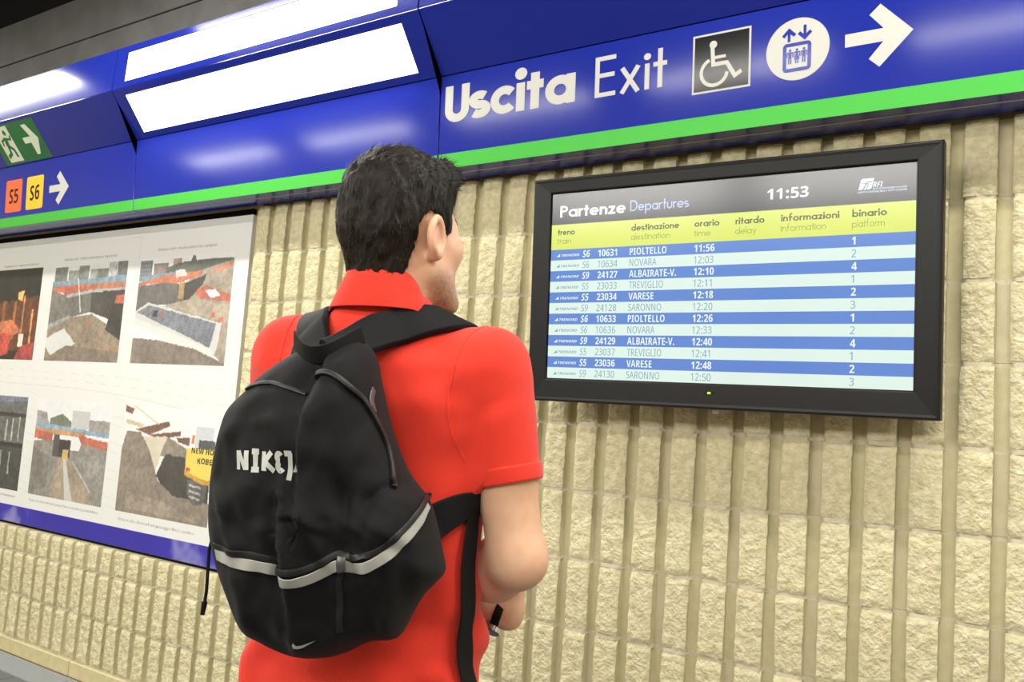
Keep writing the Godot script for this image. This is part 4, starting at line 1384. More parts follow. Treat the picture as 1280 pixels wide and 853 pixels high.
func shirt_d(p: Vector3) -> float:
	var d := torso_d(p, 0.0)
	d = smin(d, cone(p, Vector3(0.05, 1.376, 0.018), Vector3(0.155, 1.344, 0.008), 0.040, 0.048), 0.05)
	d = smin(d, cone(p, Vector3(-0.05, 1.376, 0.018), Vector3(-0.155, 1.344, 0.008), 0.040, 0.048), 0.05)
	d = maxf(d, p.y - 1.45)
	d = maxf(d, 0.765 - p.y)
	for s in 2:
		var a := SH_R if s == 0 else SH_L
		var b := EL_R if s == 0 else EL_L
		var dir := (b - a).normalized()
		var cut := a + dir * 0.170
		var sl := cone(p, a - dir * 0.005, a + dir * 0.184, 0.065, 0.0560)
		sl = maxf(sl, (p - cut).dot(dir))
		d = smin(d, sl, 0.045)
	# hanging folds and soft creases of the cloth
	var f := fold_noise.get_noise_3d(p.x * 1.0, p.y * 0.45, p.z * 1.0) * 0.009
	var low := clampf((1.12 - p.y) / 0.35, 0.0, 1.0)
	f += sin(p.x * 34.0 + p.y * 9.0 + p.z * 22.0 + fold_noise.get_noise_2d(p.y * 1.5, p.x) * 3.0) * 0.0085 * low
	# long soft drags across the back, shoulder blade to hip
	f += sin(p.x * 17.0 - p.y * 21.0 + fold_noise.get_noise_3d(p.x, p.y, p.z) * 2.5) * 0.0040 * smoothstep(1.34, 1.20, p.y) * smoothstep(0.175, 0.13, absf(p.x))
	# creases running from the armpit
	var ap := p - Vector3(signf(p.x) * 0.165, 1.27, 0.06)
	var rad := ap.length()
	if rad < 0.16 and rad > 0.02:
		f += sin(ap.x * signf(p.x) * 60.0 - ap.y * 26.0 + fold_noise.get_noise_2d(p.y * 2.0, p.x * 2.0) * 2.0) * 0.0036 * (1.0 - rad / 0.16)
	return d + f

func head_local(p: Vector3) -> Vector3:
	var q := p - HEAD
	var c := cos(-HEAD_TURN)
	var s := sin(-HEAD_TURN)
	var r := Vector3(q.x * c + q.z * s, q.y, -q.x * s + q.z * c) / 1.04
	return Vector3(r.x, r.y * 0.9962 + r.z * 0.0872, -r.y * 0.0872 + r.z * 0.9962)   # chin a little raised

func head_d(p: Vector3) -> float:
	var q := head_local(p)
	var m := Vector3(absf(q.x), q.y, q.z)
	var d := ell(q, Vector3(0, 0.036, 0.010), Vector3(0.074, 0.092, 0.093))
	d = smin(d, ell(q, Vector3(0, -0.030, -0.038), Vector3(0.061, 0.084, 0.064)), 0.03)
	d = smin(d, cone(m, Vector3(0.051, -0.058, -0.010), Vector3(0.020, -0.102, -0.086), 0.021, 0.019), 0.026)
	d = smin(d, ell(m, Vector3(0.036, -0.020, -0.066), Vector3(0.026, 0.026, 0.026)), 0.02)
	d = smin(d, cone(m, Vector3(0.0, 0.020, -0.084), Vector3(0.036, 0.021, -0.074), 0.011, 0.010), 0.014)
	d = -smin(-d, m.distance_to(Vector3(0.031, 0.004, -0.100)) - 0.013, 0.012)
	d = smin(d, cone(q, Vector3(0, 0.006, -0.096), Vector3(0, -0.030, -0.112), 0.007, 0.0105), 0.012)
	d = smin(d, m.distance_to(Vector3(0.010, -0.033, -0.104)) - 0.007, 0.006)
	d = smin(d, cone(m, Vector3(0, -0.060, -0.1030), Vector3(0.018, -0.0605, -0.096), 0.0055, 0.004), 0.006)
	d = smin(d, cone(m, Vector3(0, -0.070, -0.1030), Vector3(0.016, -0.069, -0.096), 0.006, 0.004), 0.006)
	d = smin(d, ell(q, Vector3(0, -0.104, -0.096), Vector3(0.023, 0.020, 0.018)), 0.014)
	# ear: outer rim, lobe, hollow
	var e := m - Vector3(0.0765, -0.010, 0.010)
	var ev := Vector3(e.x * 0.94 + e.z * 0.34 * -1.0, e.y, e.z * 0.94 + e.x * 0.34)
	var rim := Vector2(ev.z / 0.72, ev.y).length() - 0.0265
	var rd := Vector2(rim * 0.8, ev.x - 0.011).length() - 0.0052
	var plate := maxf(absf(ev.x - 0.005) - 0.0035, (Vector2(ev.z / 0.72, ev.y).length() - 0.026) * 0.8)
	var lobe := ev.distance_to(Vector3(0.006, -0.028, -0.004)) - 0.009
	var ear := smin(smin(rd, plate, 0.006), lobe, 0.008)
	ear = smin(ear, cone(ev, Vector3(0.004, 0.012, -0.004), Vector3(0.008, -0.014, 0.008), 0.004, 0.004), 0.006)
	d = smin(d, ear, 0.006)
	return d * 1.04

func neck_d(p: Vector3) -> float:
	return cone(p, HEAD + Vector3(0.004, -0.045, 0.022), Vector3(0.0, 1.40, 0.022), 0.054, 0.062)

func hand_d(p: Vector3, w: Vector3, dir: Vector3, nrm: Vector3, side: float) -> float:
	# palm and five fingers; dir = along the fingers, nrm = out of the back of the hand
	var far := p.distance_to(w + dir * 0.07)
	if far > 0.18: return far - 0.13
	nrm = (nrm - dir * dir.dot(nrm)).normalized()
	var x := dir.cross(nrm).normalized() * side
	var d := cone(p, w + dir * 0.02 + x * 0.012, w + dir * 0.082 + x * 0.026, 0.017, 0.0125)
	d = smin(d, cone(p, w + dir * 0.02 - x * 0.012, w + dir * 0.078 - x * 0.026, 0.017, 0.0115), 0.02)
	d = smin(d, cone(p, w + dir * 0.02, w + dir * 0.084, 0.018, 0.0125), 0.02)
	var spread := [0.028, 0.0095, -0.0095, -0.027]
	var lens := [0.068, 0.076, 0.070, 0.056]
	for k in 4:
		var k0: Vector3 = w + dir * 0.080 + x * spread[k]
		var bend: float = 0.55
		var d1 := (dir * cos(bend) - nrm * sin(bend)).normalized()
		var d2 := (dir * cos(bend * 2.3) - nrm * sin(bend * 2.3)).normalized()
		var d3 := (dir * cos(bend * 3.1) - nrm * sin(bend * 3.1)).normalized()
		var k1: Vector3 = k0 + d1 * lens[k] * 0.45
		var k2: Vector3 = k1 + d2 * lens[k] * 0.33
		var k3: Vector3 = k2 + d3 * lens[k] * 0.26
		var fd := cone(p, k0, k1, 0.0098, 0.0088)
		fd = minf(fd, cone(p, k1, k2, 0.0088, 0.0082))
		fd = minf(fd, cone(p, k2, k3, 0.0082, 0.0068))
		d = smin(d, fd, 0.006)
	var t0 := w + dir * 0.026 + x * 0.024
	var t1 := t0 + (dir * 0.6 + x * 0.75 - nrm * 0.3).normalized() * 0.042
	var t2 := t1 + (dir * 0.85 + x * 0.3 - nrm * 0.45).normalized() * 0.034
	d = smin(d, minf(cone(p, t0, t1, 0.0135, 0.0105), cone(p, t1, t2, 0.0105, 0.008)), 0.010)
	return d

func arms_d(p: Vector3) -> float:
	var d := cone(p, SH_R, EL_R.lerp(SH_R, 0.45), 0.052, 0.0485)
	d = smin(d, cone(p, EL_R.lerp(SH_R, 0.45), EL_R, 0.0485, 0.0405), 0.02)
	d = smin(d, cone(p, EL_R, EL_R.lerp(WR_R, 0.30), 0.0405, 0.0440), 0.03)
	d = smin(d, cone(p, EL_R.lerp(WR_R, 0.30), WR_R, 0.0440, 0.0270), 0.03)
	var e := cone(p, SH_L, EL_L, 0.052, 0.0405)
	e = smin(e, cone(p, EL_L, EL_L.lerp(WR_L, 0.30), 0.0405, 0.0430), 0.03)
	e = smin(e, cone(p, EL_L.lerp(WR_L, 0.30), WR_L, 0.0430, 0.0270), 0.03)
	return minf(d, e)

const HR_DIR := Vector3(-0.86, -0.10, -0.50)
const HL_DIR := Vector3(-0.06, 0.95, 0.02)
func hands_d(p: Vector3) -> float:
	var r := hand_d(p, WR_R, HR_DIR.normalized(), Vector3(-0.45, 0.05, -0.89).normalized(), -1.0)
	var l := hand_d(p, WR_L, HL_DIR.normalized(), Vector3(0.30, 0.02, -0.95).normalized(), 1.0)
	return minf(r, l)

func core_d(p: Vector3) -> float:
	var d := torso_d(p, -0.030)
	d = maxf(d, p.y - 1.40)
	d = maxf(d, 0.86 - p.y)
	d = smin(d, cone(p, Vector3(0.09, 0.90, 0.0), Vector3(0.10, 0.50, -0.01), 0.072, 0.046), 0.03)
	d = smin(d, cone(p, Vector3(-0.09, 0.90, 0.0), Vector3(-0.10, 0.50, -0.01), 0.072, 0.046), 0.03)
	d = smin(d, cone(p, Vector3(0.10, 0.50, -0.01), Vector3(0.105, 0.10, 0.02), 0.046, 0.032), 0.03)
	d = smin(d, cone(p, Vector3(-0.10, 0.50, -0.01), Vector3(-0.105, 0.10, 0.02), 0.046, 0.032), 0.03)
	d = smin(d, cone(p, Vector3(0.105, 0.06, 0.02), Vector3(0.125, 0.045, -0.10), 0.026, 0.020), 0.03)
	d = smin(d, cone(p, Vector3(-0.105, 0.06, 0.02), Vector3(-0.125, 0.045, -0.10), 0.026, 0.020), 0.03)
	d = smin(d, cone(p, Vector3(0, 1.335, 0.012), SH_R, 0.055, 0.045), 0.03)
	d = smin(d, cone(p, Vector3(0, 1.335, 0.012), SH_L, 0.055, 0.045), 0.03)
	return d

func body_d(p: Vector3) -> float:
	var d := smin(core_d(p), neck_d(p), 0.03)
	return d

# the head only, the neck joins it to the body
func head_neck_d(p: Vector3) -> float:
	return smin(head_d(p), neck_d(p), 0.025)

func skin_paint(p: Vector3) -> Color:
	var base := Color(0.64, 0.390, 0.255)
	var k := fold_noise.get_noise_3d(p.x * 9.0, p.y * 9.0, p.z * 9.0)
	base = base.lerp(Color(0.63, 0.345, 0.225), clampf(0.3 + k, 0.0, 0.8))
	if p.y > 1.40:
		var q := head_local(p)
		# stubble on cheek and jaw, beard on the chin
		var s := smoothstep(-0.040, -0.075, q.y) * smoothstep(0.02, -0.03, q.z)
		var g := absf(fold_noise.get_noise_3d(p.x * 160.0, p.y * 160.0, p.z * 160.0))
		base = base.lerp(Color(0.16, 0.10, 0.075), clampf(s * (0.25 + g * 0.9), 0.0, 0.75))
		var ch := smoothstep(-0.088, -0.098, q.y) * smoothstep(-0.060, -0.075, q.z) * smoothstep(0.036, 0.026, absf(q.x))
		base = base.lerp(Color(0.035, 0.026, 0.022), clampf(ch * (0.7 + g), 0.0, 0.95))
		if q.z < -0.07 and absf(absf(q.x) - 0.030) < 0.019 and absf(q.y - 0.027) < 0.0055: base = Color(0.03, 0.022, 0.018)
		if q.z < -0.08 and absf(q.x) < 0.022 and absf(q.y + 0.0645) < 0.009: base = base.lerp(Color(0.55, 0.19, 0.15), 0.6)
	return base

const HAIR_OUT := [-0.088, 0.080, -0.074, 0.062, -0.058, 0.050, -0.050, 0.022, -0.048, -0.022, -0.037, -0.026, -0.029, 0.004, -0.014, 0.026, 0.010, 0.030, 0.030, 0.014, 0.036, -0.030, 0.046, -0.076, 0.13, -0.090, 0.15, 0.20, -0.13, 0.20]

func hair_region(z: float, y: float) -> float:
	var p := Vector2(z, y)
	var d := 1e9
	var inside := false
	var m := HAIR_OUT.size() / 2
	for i in m:
		var a := Vector2(HAIR_OUT[i * 2], HAIR_OUT[i * 2 + 1])
		var j := (i + 1) % m
		var b := Vector2(HAIR_OUT[j * 2], HAIR_OUT[j * 2 + 1])
		var ab := b - a
		var t := clampf((p - a).dot(ab) / ab.length_squared(), 0.0, 1.0)
		d = minf(d, p.distance_to(a + ab * t))
		if (a.y > y) != (b.y > y) and z < (b.x - a.x) * (y - a.y) / (b.y - a.y) + a.x: inside = not inside
	return -d if inside else d

var hair_noise: FastNoiseLite
func hair_d(p: Vector3) -> float:
	var q := head_local(p)
	var top := smoothstep(0.02, 0.11, q.y)
	var lowb := smoothstep(0.01, -0.08, q.y)
	var d := ell(q, Vector3(0, 0.036 + 0.006 * top, 0.008), Vector3(0.0785 + 0.003 * top, 0.094, 0.0975))
	# nape: the hair follows the neck down
	var nape := cone(q, Vector3(0, 0.0, 0.030), Vector3(0.003, -0.09, 0.026), 0.073, 0.0575)
	d = smin(d, nape, 0.02)
	# quiff over the forehead
	d = smin(d, cone(q, Vector3(-0.03, 0.096, -0.058), Vector3(0.035, 0.094, -0.060), 0.026, 0.026), 0.03)
	if d > 0.04: return d
	var reg := hair_region(q.z, q.y)
	d = maxf(d, reg)
	var n := hair_noise.get_noise_3d(q.x * 1.3, q.y * 0.45, q.z * 1.3) * 0.006 * (1.0 - 0.6 * lowb)
	n += hair_noise.get_noise_3d(q.x * 4.5, q.y * 1.2, q.z * 4.5) * 0.003
	return (d + n) * 1.04

func hair_paint(p: Vector3) -> Color:
	var k := 0.5 + 0.5 * hair_noise.get_noise_3d(p.x * 6.0, p.y * 1.5, p.z * 6.0)
	return Color(0.007, 0.0055, 0.0045).lerp(Color(0.016, 0.012, 0.009), k)

func trousers_d(p: Vector3) -> float:
	var d := torso_d(Vector3(p.x, minf(p.y, 0.98), p.z), -0.022)
	d = maxf(maxf(d, p.y - 0.99), 0.84 - p.y)
	for s in [-1.0, 1.0]:
		var l := cone(p, Vector3(0.084 * s, 0.86, 0.0), Vector3(0.10 * s, 0.50, -0.008), 0.084, 0.070)
		l = smin(l, cone(p, Vector3(0.10 * s, 0.50, -0.008), Vector3(0.106 * s, 0.075, 0.015), 0.070, 0.062), 0.03)
		l = maxf(l, 0.05 - p.y)
		d = smin(d, l, 0.03)
	d += sin(p.y * 60.0 + p.x * 25.0 + fold_noise.get_noise_2d(p.y * 3.0, p.z) * 3.0) * 0.0025 * clampf((0.35 - p.y) / 0.3, 0.0, 1.0)
	return d

func collar_mesh() -> ArrayMesh:
	var rows := []
	for e in 7: rows.append(PackedVector3Array())
	var n := 64
	for i in n:
		var a := TAU * i / n
		var c := sin(a)          # +1 at the nape, -1 at the throat
		var back := c * 0.5 + 0.5
		var cz := 0.030
		var yt := lerpf(1.368, 1.478, smoothstep(0.05, 0.9, back))
		var yb := lerpf(1.310, 1.418, smoothstep(0.0, 0.85, back))
		var dir := Vector3(cos(a), 0, sin(a))
		var r0 := Vector3(0.0605, 1, 0.064)
		var r1 := Vector3(0.0665, 1, 0.071)
		var r2 := Vector3(0.094, 1, 0.084 + 0.024 * (1.0 - back))
		var o := Vector3(0.002, 0, cz - 0.010 * (1.0 - back))
		var prof := [[r0, lerpf(yb, yt, 0.2)], [r0, lerpf(yb, yt, 0.8)], [r0 * 1.02, yt], [r1 * 1.02, yt + 0.001], [(r1 + r2) * 0.5, lerpf(yt, yb, 0.42)], [r2, yb], [r2 - Vector3(0.004, 0, 0.004), yb - 0.001]]
		for k in 7:
			var rr: Vector3 = prof[k][0]
			rows[k].append(Vector3(dir.x * rr.x, prof[k][1], dir.z * rr.z) + o)
	var mb := MB.new()
	mb.grid(rows, true)
	return mb.mesh()

func cuff(a: Vector3, b: Vector3) -> ArrayMesh:
	var dir := (b - a).normalized()
	var x := dir.cross(Vector3.FORWARD).normalized()
	var y := dir.cross(x)
	var rows := []
	for e in [[0.146, 0.0560], [0.147, 0.0590], [0.150, 0.0596], [0.168, 0.0592], [0.172, 0.0584], [0.1722, 0.0550]]:
		var row := PackedVector3Array()
		for k in 48:
			var an := TAU * k / 48.0
			row.append(a + dir * e[0] + (x * cos(an) + y * sin(an)) * (e[1] + sin(an * 3.0) * 0.0008))
		rows.append(row)
	var mb := MB.new()
	mb.grid(rows, true)
	return mb.mesh()

func person() -> void:
	polo_init()
	hair_noise = FastNoiseLite.new()
	hair_noise.seed = 5
	hair_noise.frequency = 28.0
	hair_noise.fractal_octaves = 3
	var t := thing("person", "person in a red polo shirt standing before the departures screen, arms folded", "person", PERSON, TURN)
	var mb := MB.new()
	mb.colored = true
	sdf_into(mb, Vector3(-0.30, 0.0, -0.20), Vector3(0.30, 1.415, 0.17), 0.0125, body_d, skin_paint)
	sdf_into(mb, Vector3(-0.125, 1.385, -0.135), Vector3(0.14, 1.715, 0.145), 0.0036, head_neck_d, skin_paint)
	sdf_into(mb, Vector3(-0.33, 0.83, -0.35), Vector3(0.31, 1.43, 0.08), 0.0050, func(p: Vector3) -> float: return smin(hands_d(p), arms_d(p), 0.015), skin_paint)
	part("body", mb.mesh(), M.skin, t)
	print("body done")
	mb = MB.new()
	sdf_into(mb, Vector3(-0.33, 0.75, -0.17), Vector3(0.33, 1.49, 0.17), 0.0078, shirt_d)
	var shirt := part("polo_shirt", mb.mesh(), M.red_pique, t, Vector3.ZERO, "bright red short sleeved polo shirt")
	part("collar", collar_mesh(), M.red_pique, shirt)
	part("cuff", cuff(SH_R, EL_R), M.red_pique, shirt)
	# raised armhole seams
	for s in [-1.0, 1.0]:
		part("armhole_seam", shirt_strap([Vector3(0.172 * s, 1.395, -0.02), Vector3(0.168 * s, 1.388, 0.02), Vector3(0.158 * s, 1.370, 0.055), Vector3(0.150 * s, 1.33, 0.085), Vector3(0.150 * s, 1.28, 0.095), Vector3(0.158 * s, 1.23, 0.085), Vector3(0.168 * s, 1.195, 0.06)], 0.005, 0.0012, Transform3D.IDENTITY, -0.0002, -1.0, true), M.red_pique, shirt)
	part("cuff", cuff(SH_L, EL_L), M.red_pique, shirt)
	print("shirt done")
	mb = MB.new()
	mb.colored = true
	sdf_into(mb, Vector3(-0.125, 1.44, -0.135), Vector3(0.14, 1.735, 0.155), 0.0034, hair_d, hair_paint)
	# locks: thin tapering strands that follow the lie of the hair
	var rng := RandomNumberGenerator.new()
	rng.seed = 8
	var nv := mb.v.size()
	for k in 5200:
		var i := rng.randi() % nv
		var p := mb.v[i]
		var nn := mb.n[i]
		var q := head_local(p)
		if nn.y < -0.5: continue
		var lie := Vector3(0.25 * rng.randf_range(-1, 1), -1.0, 0.0)
		if q.y > 0.075: lie = Vector3(0.35 * rng.randf_range(-1, 1) + 0.25, 0.25, -0.9 if q.z < 0.05 else -0.1)
		lie = (lie - nn * nn.dot(lie)).normalized()
		var len_ := rng.randf_range(0.010, 0.024) if q.y > 0.05 else rng.randf_range(0.006, 0.013)
		var lift := rng.randf_range(0.05, 0.24) if q.y > 0.075 else rng.randf_range(0.04, 0.16)
		var side := lie.cross(nn).normalized() * rng.randf_range(0.0004, 0.0009)
		var p0 := p - nn * 0.001
		var p1 := p + lie * len_ * 0.55 + nn * len_ * lift * 0.8
		var p2 := p + lie * len_ + nn * len_ * lift + Vector3(0, -0.001, 0)
		var sh := rng.randf_range(0.7, 1.5)
		mb.tint = Color(0.015 * sh, 0.0115 * sh, 0.009 * sh)
		mb.quad(p0 - side, p0 + side, p1 + side * 0.7, p1 - side * 0.7)
		mb.tri(p1 - side * 0.7, p1 + side * 0.7, p2)
	part("hair", mb.mesh(), M.hair, t, Vector3.ZERO, "short dark brown hair")
	print("hair done")
	mb = MB.new()
	sdf_into(mb, Vector3(-0.24, 0.03, -0.16), Vector3(0.24, 1.01, 0.16), 0.011, trousers_d)
	part("trousers", mb.mesh(), M.jeans, t, Vector3.ZERO, "dark blue jeans")
	for s in [-1.0, 1.0]:
		mb = MB.new()
		var shoe := func(p: Vector3) -> float:
			var d := cone(p, Vector3(0.106 * s, 0.058, 0.045), Vector3(0.128 * s, 0.045, -0.13), 0.043, 0.040)
			d = smin(d, cone(p, Vector3(0.106 * s, 0.06, 0.03), Vector3(0.106 * s, 0.11, 0.025), 0.043, 0.040), 0.02)
			return maxf(d, 0.022 - p.y)
		sdf_into(mb, Vector3(0.106 * s - 0.08, 0.0, -0.2), Vector3(0.106 * s + 0.08, 0.17, 0.12), 0.009, shoe)
		var sh := part("shoe", mb.mesh(), M.shoe, t)
		mb = MB.new()
		var sole := func(p: Vector3) -> float:
			var q := Vector3(p.x, 0.012, p.z)
			return maxf(cone(q, Vector3(0.106 * s, 0.012, 0.045), Vector3(0.128 * s, 0.012, -0.13), 0.043, 0.043), absf(p.y - 0.013) - 0.013)
		sdf_into(mb, Vector3(0.106 * s - 0.08, -0.01, -0.2), Vector3(0.106 * s + 0.08, 0.05, 0.12), 0.008, sole)
		part("sole", mb.mesh(), M.sole, sh)
		# eyes
		mb = MB.new()
		var sp := func(p: Vector3) -> float: return p.length() - 0.0118
		sdf_into(mb, Vector3(-0.02, -0.02, -0.02), Vector3(0.02, 0.02, 0.02), 0.003, sp)
		var b := Basis(Vector3.UP, HEAD_TURN)
		var eye := part("eye", mb.mesh(), M.eye_white, t, HEAD + b * (Vector3(0.031 * s, 0.004, -0.080) * 1.04))
		mb = MB.new()
		mb.flat(disc(Vector2.ZERO, 0.0052), Transform3D(b * Basis(Vector3.UP, PI), b * Vector3(0, 0, -0.0120)), 0.0)
		part("iris", mb.mesh(), M.eye_dark, eye)
	# wristwatch on the left wrist
	var w := part("wristwatch", null, null, t, WR_L)
	w.name = "wristwatch"
	var dir := (WR_L - EL_L).normalized()
	var at := WR_L - dir * 0.014
	var rows := []
	var bx := dir.cross(Vector3.UP).normalized()
	var by := dir.cross(bx)
	for e in [[-0.007, 0.0275], [-0.007, 0.0308], [0.007, 0.0306], [0.007, 0.0275]]:
		var row := PackedVector3Array()
		for k in 28:
			var an := TAU * k / 28.0
			row.append(at - WR_L + dir * e[0] + (bx * cos(an) + by * sin(an)) * e[1])
		rows.append(row)
	mb = MB.new()
	mb.grid(rows, true)
	w.mesh = mb.mesh()
	w.material_override = M.pack_webbing
	mb = MB.new()
	var out := (Vector3(0.55, -0.75, 0.25) - dir * dir.dot(Vector3(0.55, -0.75, 0.25))).normalized()
	var c0 := at - WR_L + out * 0.031
	mb.tube([c0, c0 + out * 0.008], 0.0165, 20)
	part("watch_case", mb.mesh(), M.chrome, w, Vector3.ZERO, "round chrome watch case")
	mb = MB.new()
	mb.tube([c0 + out * 0.008, c0 + out * 0.0095], 0.0130, 20)
	part("watch_face", mb.mesh(), M.gunmetal, w)

# ------------------------------------------------------------------ black backpack
const PACK := Vector3(-0.897, 1.12, 1.421)
const PACK_TURN := 0.5585
const P_OUT := [Vector2(0.0184, 0.2370), Vector2(0.0405, 0.2192), Vector2(0.0531, 0.1781), Vector2(0.0745, 0.1122), Vector2(0.1014, 0.0586), Vector2(0.1324, 0.0222), Vector2(0.1475, -0.0150), Vector2(0.1597, -0.0576), Vector2(0.1622, -0.0747), Vector2(0.1349, -0.1081), Vector2(0.1113, -0.1582), Vector2(0.1032, -0.1663), Vector2(0.0683, -0.1722), Vector2(0.0420, -0.1871), Vector2(0.0097, -0.1981), Vector2(-0.0346, -0.1995), Vector2(-0.0806, -0.1838), Vector2(-0.1066, -0.1697), Vector2(-0.1315, -0.1230), Vector2(-0.1516, -0.0810), Vector2(-0.1651, -0.0381), Vector2(-0.1696, 0.0280), Vector2(-0.1663, 0.0841), Vector2(-0.1569, 0.1275), Vector2(-0.1366, 0.1538), Vector2(-0.1160, 0.1779), Vector2(-0.0948, 0.1964), Vector2(-0.0679, 0.2153), Vector2(-0.0400, 0.2240), Vector2(-0.0121, 0.2327)]
const P_CEN := Vector2(-0.006, -0.004)
const P_BAND := [Vector2(-0.1340, -0.0630), Vector2(-0.1242, -0.0639), Vector2(-0.0995, -0.0644), Vector2(-0.0774, -0.0652), Vector2(-0.0546, -0.0664), Vector2(-0.0384, -0.0698), Vector2(-0.0308, -0.0772), Vector2(-0.0173, -0.0790), Vector2(-0.0042, -0.0770), Vector2(0.0076, -0.0731), Vector2(0.0211, -0.0662), Vector2(0.0318, -0.0594), Vector2(0.0412, -0.0560), Vector2(0.0532, -0.0593), Vector2(0.0702, -0.0578), Vector2(0.0825, -0.0513), Vector2(0.0936, -0.0439), Vector2(0.1047, -0.0341), Vector2(0.1144, -0.0227), Vector2(0.1226, -0.0106), Vector2(0.1294, 0.0024), Vector2(0.1323, 0.0187)]
const P_FLAP := [Vector2(-0.0174, 0.1796), Vector2(-0.0249, 0.1470), Vector2(-0.0268, 0.1056), Vector2(-0.0230, 0.0556), Vector2(-0.0172, 0.0114)]
const P_FOLD := [Vector2(-0.0423, 0.0045), Vector2(-0.0406, -0.0251), Vector2(-0.0333, -0.0663)]
const P_PIPE := [Vector2(-0.0193, 0.1784), Vector2(-0.0016, 0.1827), Vector2(0.0215, 0.1715), Vector2(0.0445, 0.1494), Vector2(0.0661, 0.1119), Vector2(0.0834, 0.0709), Vector2(0.0919, 0.0390)]
const P_SEAM := [Vector2(-0.1250, 0.1560), Vector2(-0.1111, 0.1621), Vector2(-0.0801, 0.1653), Vector2(-0.0536, 0.1600), Vector2(-0.0306, 0.1529)]
const P_POCKET := [Vector2(0.1055, 0.0499), Vector2(0.0829, 0.0389), Vector2(0.0689, 0.0261), Vector2(0.0609, 0.0014), Vector2(0.0665, -0.0377)]
const P_ZIP := [Vector2(0.0412, -0.0539), Vector2(0.0418, -0.0893), Vector2(0.0400, -0.1448)]
const P_ZIP2 := [Vector2(0.0561, -0.0612), Vector2(0.0692, -0.0987), Vector2(0.0816, -0.1531)]
const P_LOW := [Vector2(-0.0308, -0.0761), Vector2(-0.0260, -0.1150), Vector2(-0.0264, -0.1763)]
const P_CREASE := [[[Vector2(-0.150, 0.085), Vector2(-0.110, 0.112), Vector2(-0.060, 0.118), Vector2(-0.028, 0.128)], 0.010, 0.009], [[Vector2(-0.040, 0.000), Vector2(-0.010, 0.004), Vector2(0.012, -0.012)], 0.007, 0.010], [[Vector2(-0.140, 0.020), Vector2(-0.115, -0.010), Vector2(-0.105, -0.050)], 0.009, 0.009], [[Vector2(-0.150, -0.012), Vector2(-0.128, -0.004)], 0.006, 0.006], [[Vector2(0.020, 0.060), Vector2(0.035, 0.020), Vector2(0.045, -0.035)], 0.012, -0.012], [[Vector2(0.085, 0.030), Vector2(0.100, 0.010), Vector2(0.104, -0.020)], 0.012, 0.009], [[Vector2(-0.010, 0.000), Vector2(0.010, -0.030), Vector2(0.020, -0.052)], 0.008, 0.008], [[Vector2(0.118, 0.020), Vector2(0.098, 0.030)], 0.007, 0.007], [[Vector2(-0.100, -0.090), Vector2(-0.085, -0.140), Vector2(-0.060, -0.175)], 0.010, 0.006], [[Vector2(0.100, -0.060), Vector2(0.105, -0.110), Vector2(0.095, -0.150)], 0.012, 0.008]]
var p_edge := []        # [angle, radius] of the outline, by angle
var pack_noise: FastNoiseLite

func pack_radius(a: float) -> float:
	var m := p_edge.size()
	for i in m:
		var j := (i + 1) % m
		var a0: float = p_edge[i][0]
		var a1: float = p_edge[j][0]
		if j == 0:
			a1 += TAU
			if a < a0: a += TAU
		if a >= a0 and a <= a1:
			return lerpf(p_edge[i][1], p_edge[j][1], (a - a0) / maxf(a1 - a0, 1e-6))
	return p_edge[0][1]

func line_dist(p: Vector2, l: Array) -> float:
	var d := 1e9
	for i in l.size() - 1:
		var ab: Vector2 = l[i + 1] - l[i]
		var t := clampf((p - l[i]).dot(ab) / ab.length_squared(), 0.0, 1.0)
		d = minf(d, p.distance_to(l[i] + ab * t))
	return d

# signed: positive on the right-hand side of a line that runs downwards
func line_side(p: Vector2, l: Array) -> float:
	var best := 1e9
	var s := 0.0
	for i in l.size() - 1:
		var ab: Vector2 = l[i + 1] - l[i]
		var t := clampf((p - l[i]).dot(ab) / ab.length_squared(), 0.0, 1.0)
		var q: Vector2 = p - (l[i] + ab * t)
		if q.length() < best:
			best = q.length()
			s = signf(ab.cross(q))
	return best * s

func gauss(d: float, w: float) -> float:
	return exp(-d * d / (w * w))

func fold_step(p: Vector2, l: Array, h: float, soft: float, reach: float) -> float:
	# cloth on the right laps over the left: a sharp rise that eases away
	var s := line_side(p, l)
	if absf(s) > reach: return 0.0
	if s >= 0.0: return h * smoothstep(0.0, soft, s) * (1.0 - smoothstep(soft, reach, s))
	return -h * 0.45 * (1.0 - smoothstep(0.0, reach * 0.4, -s))

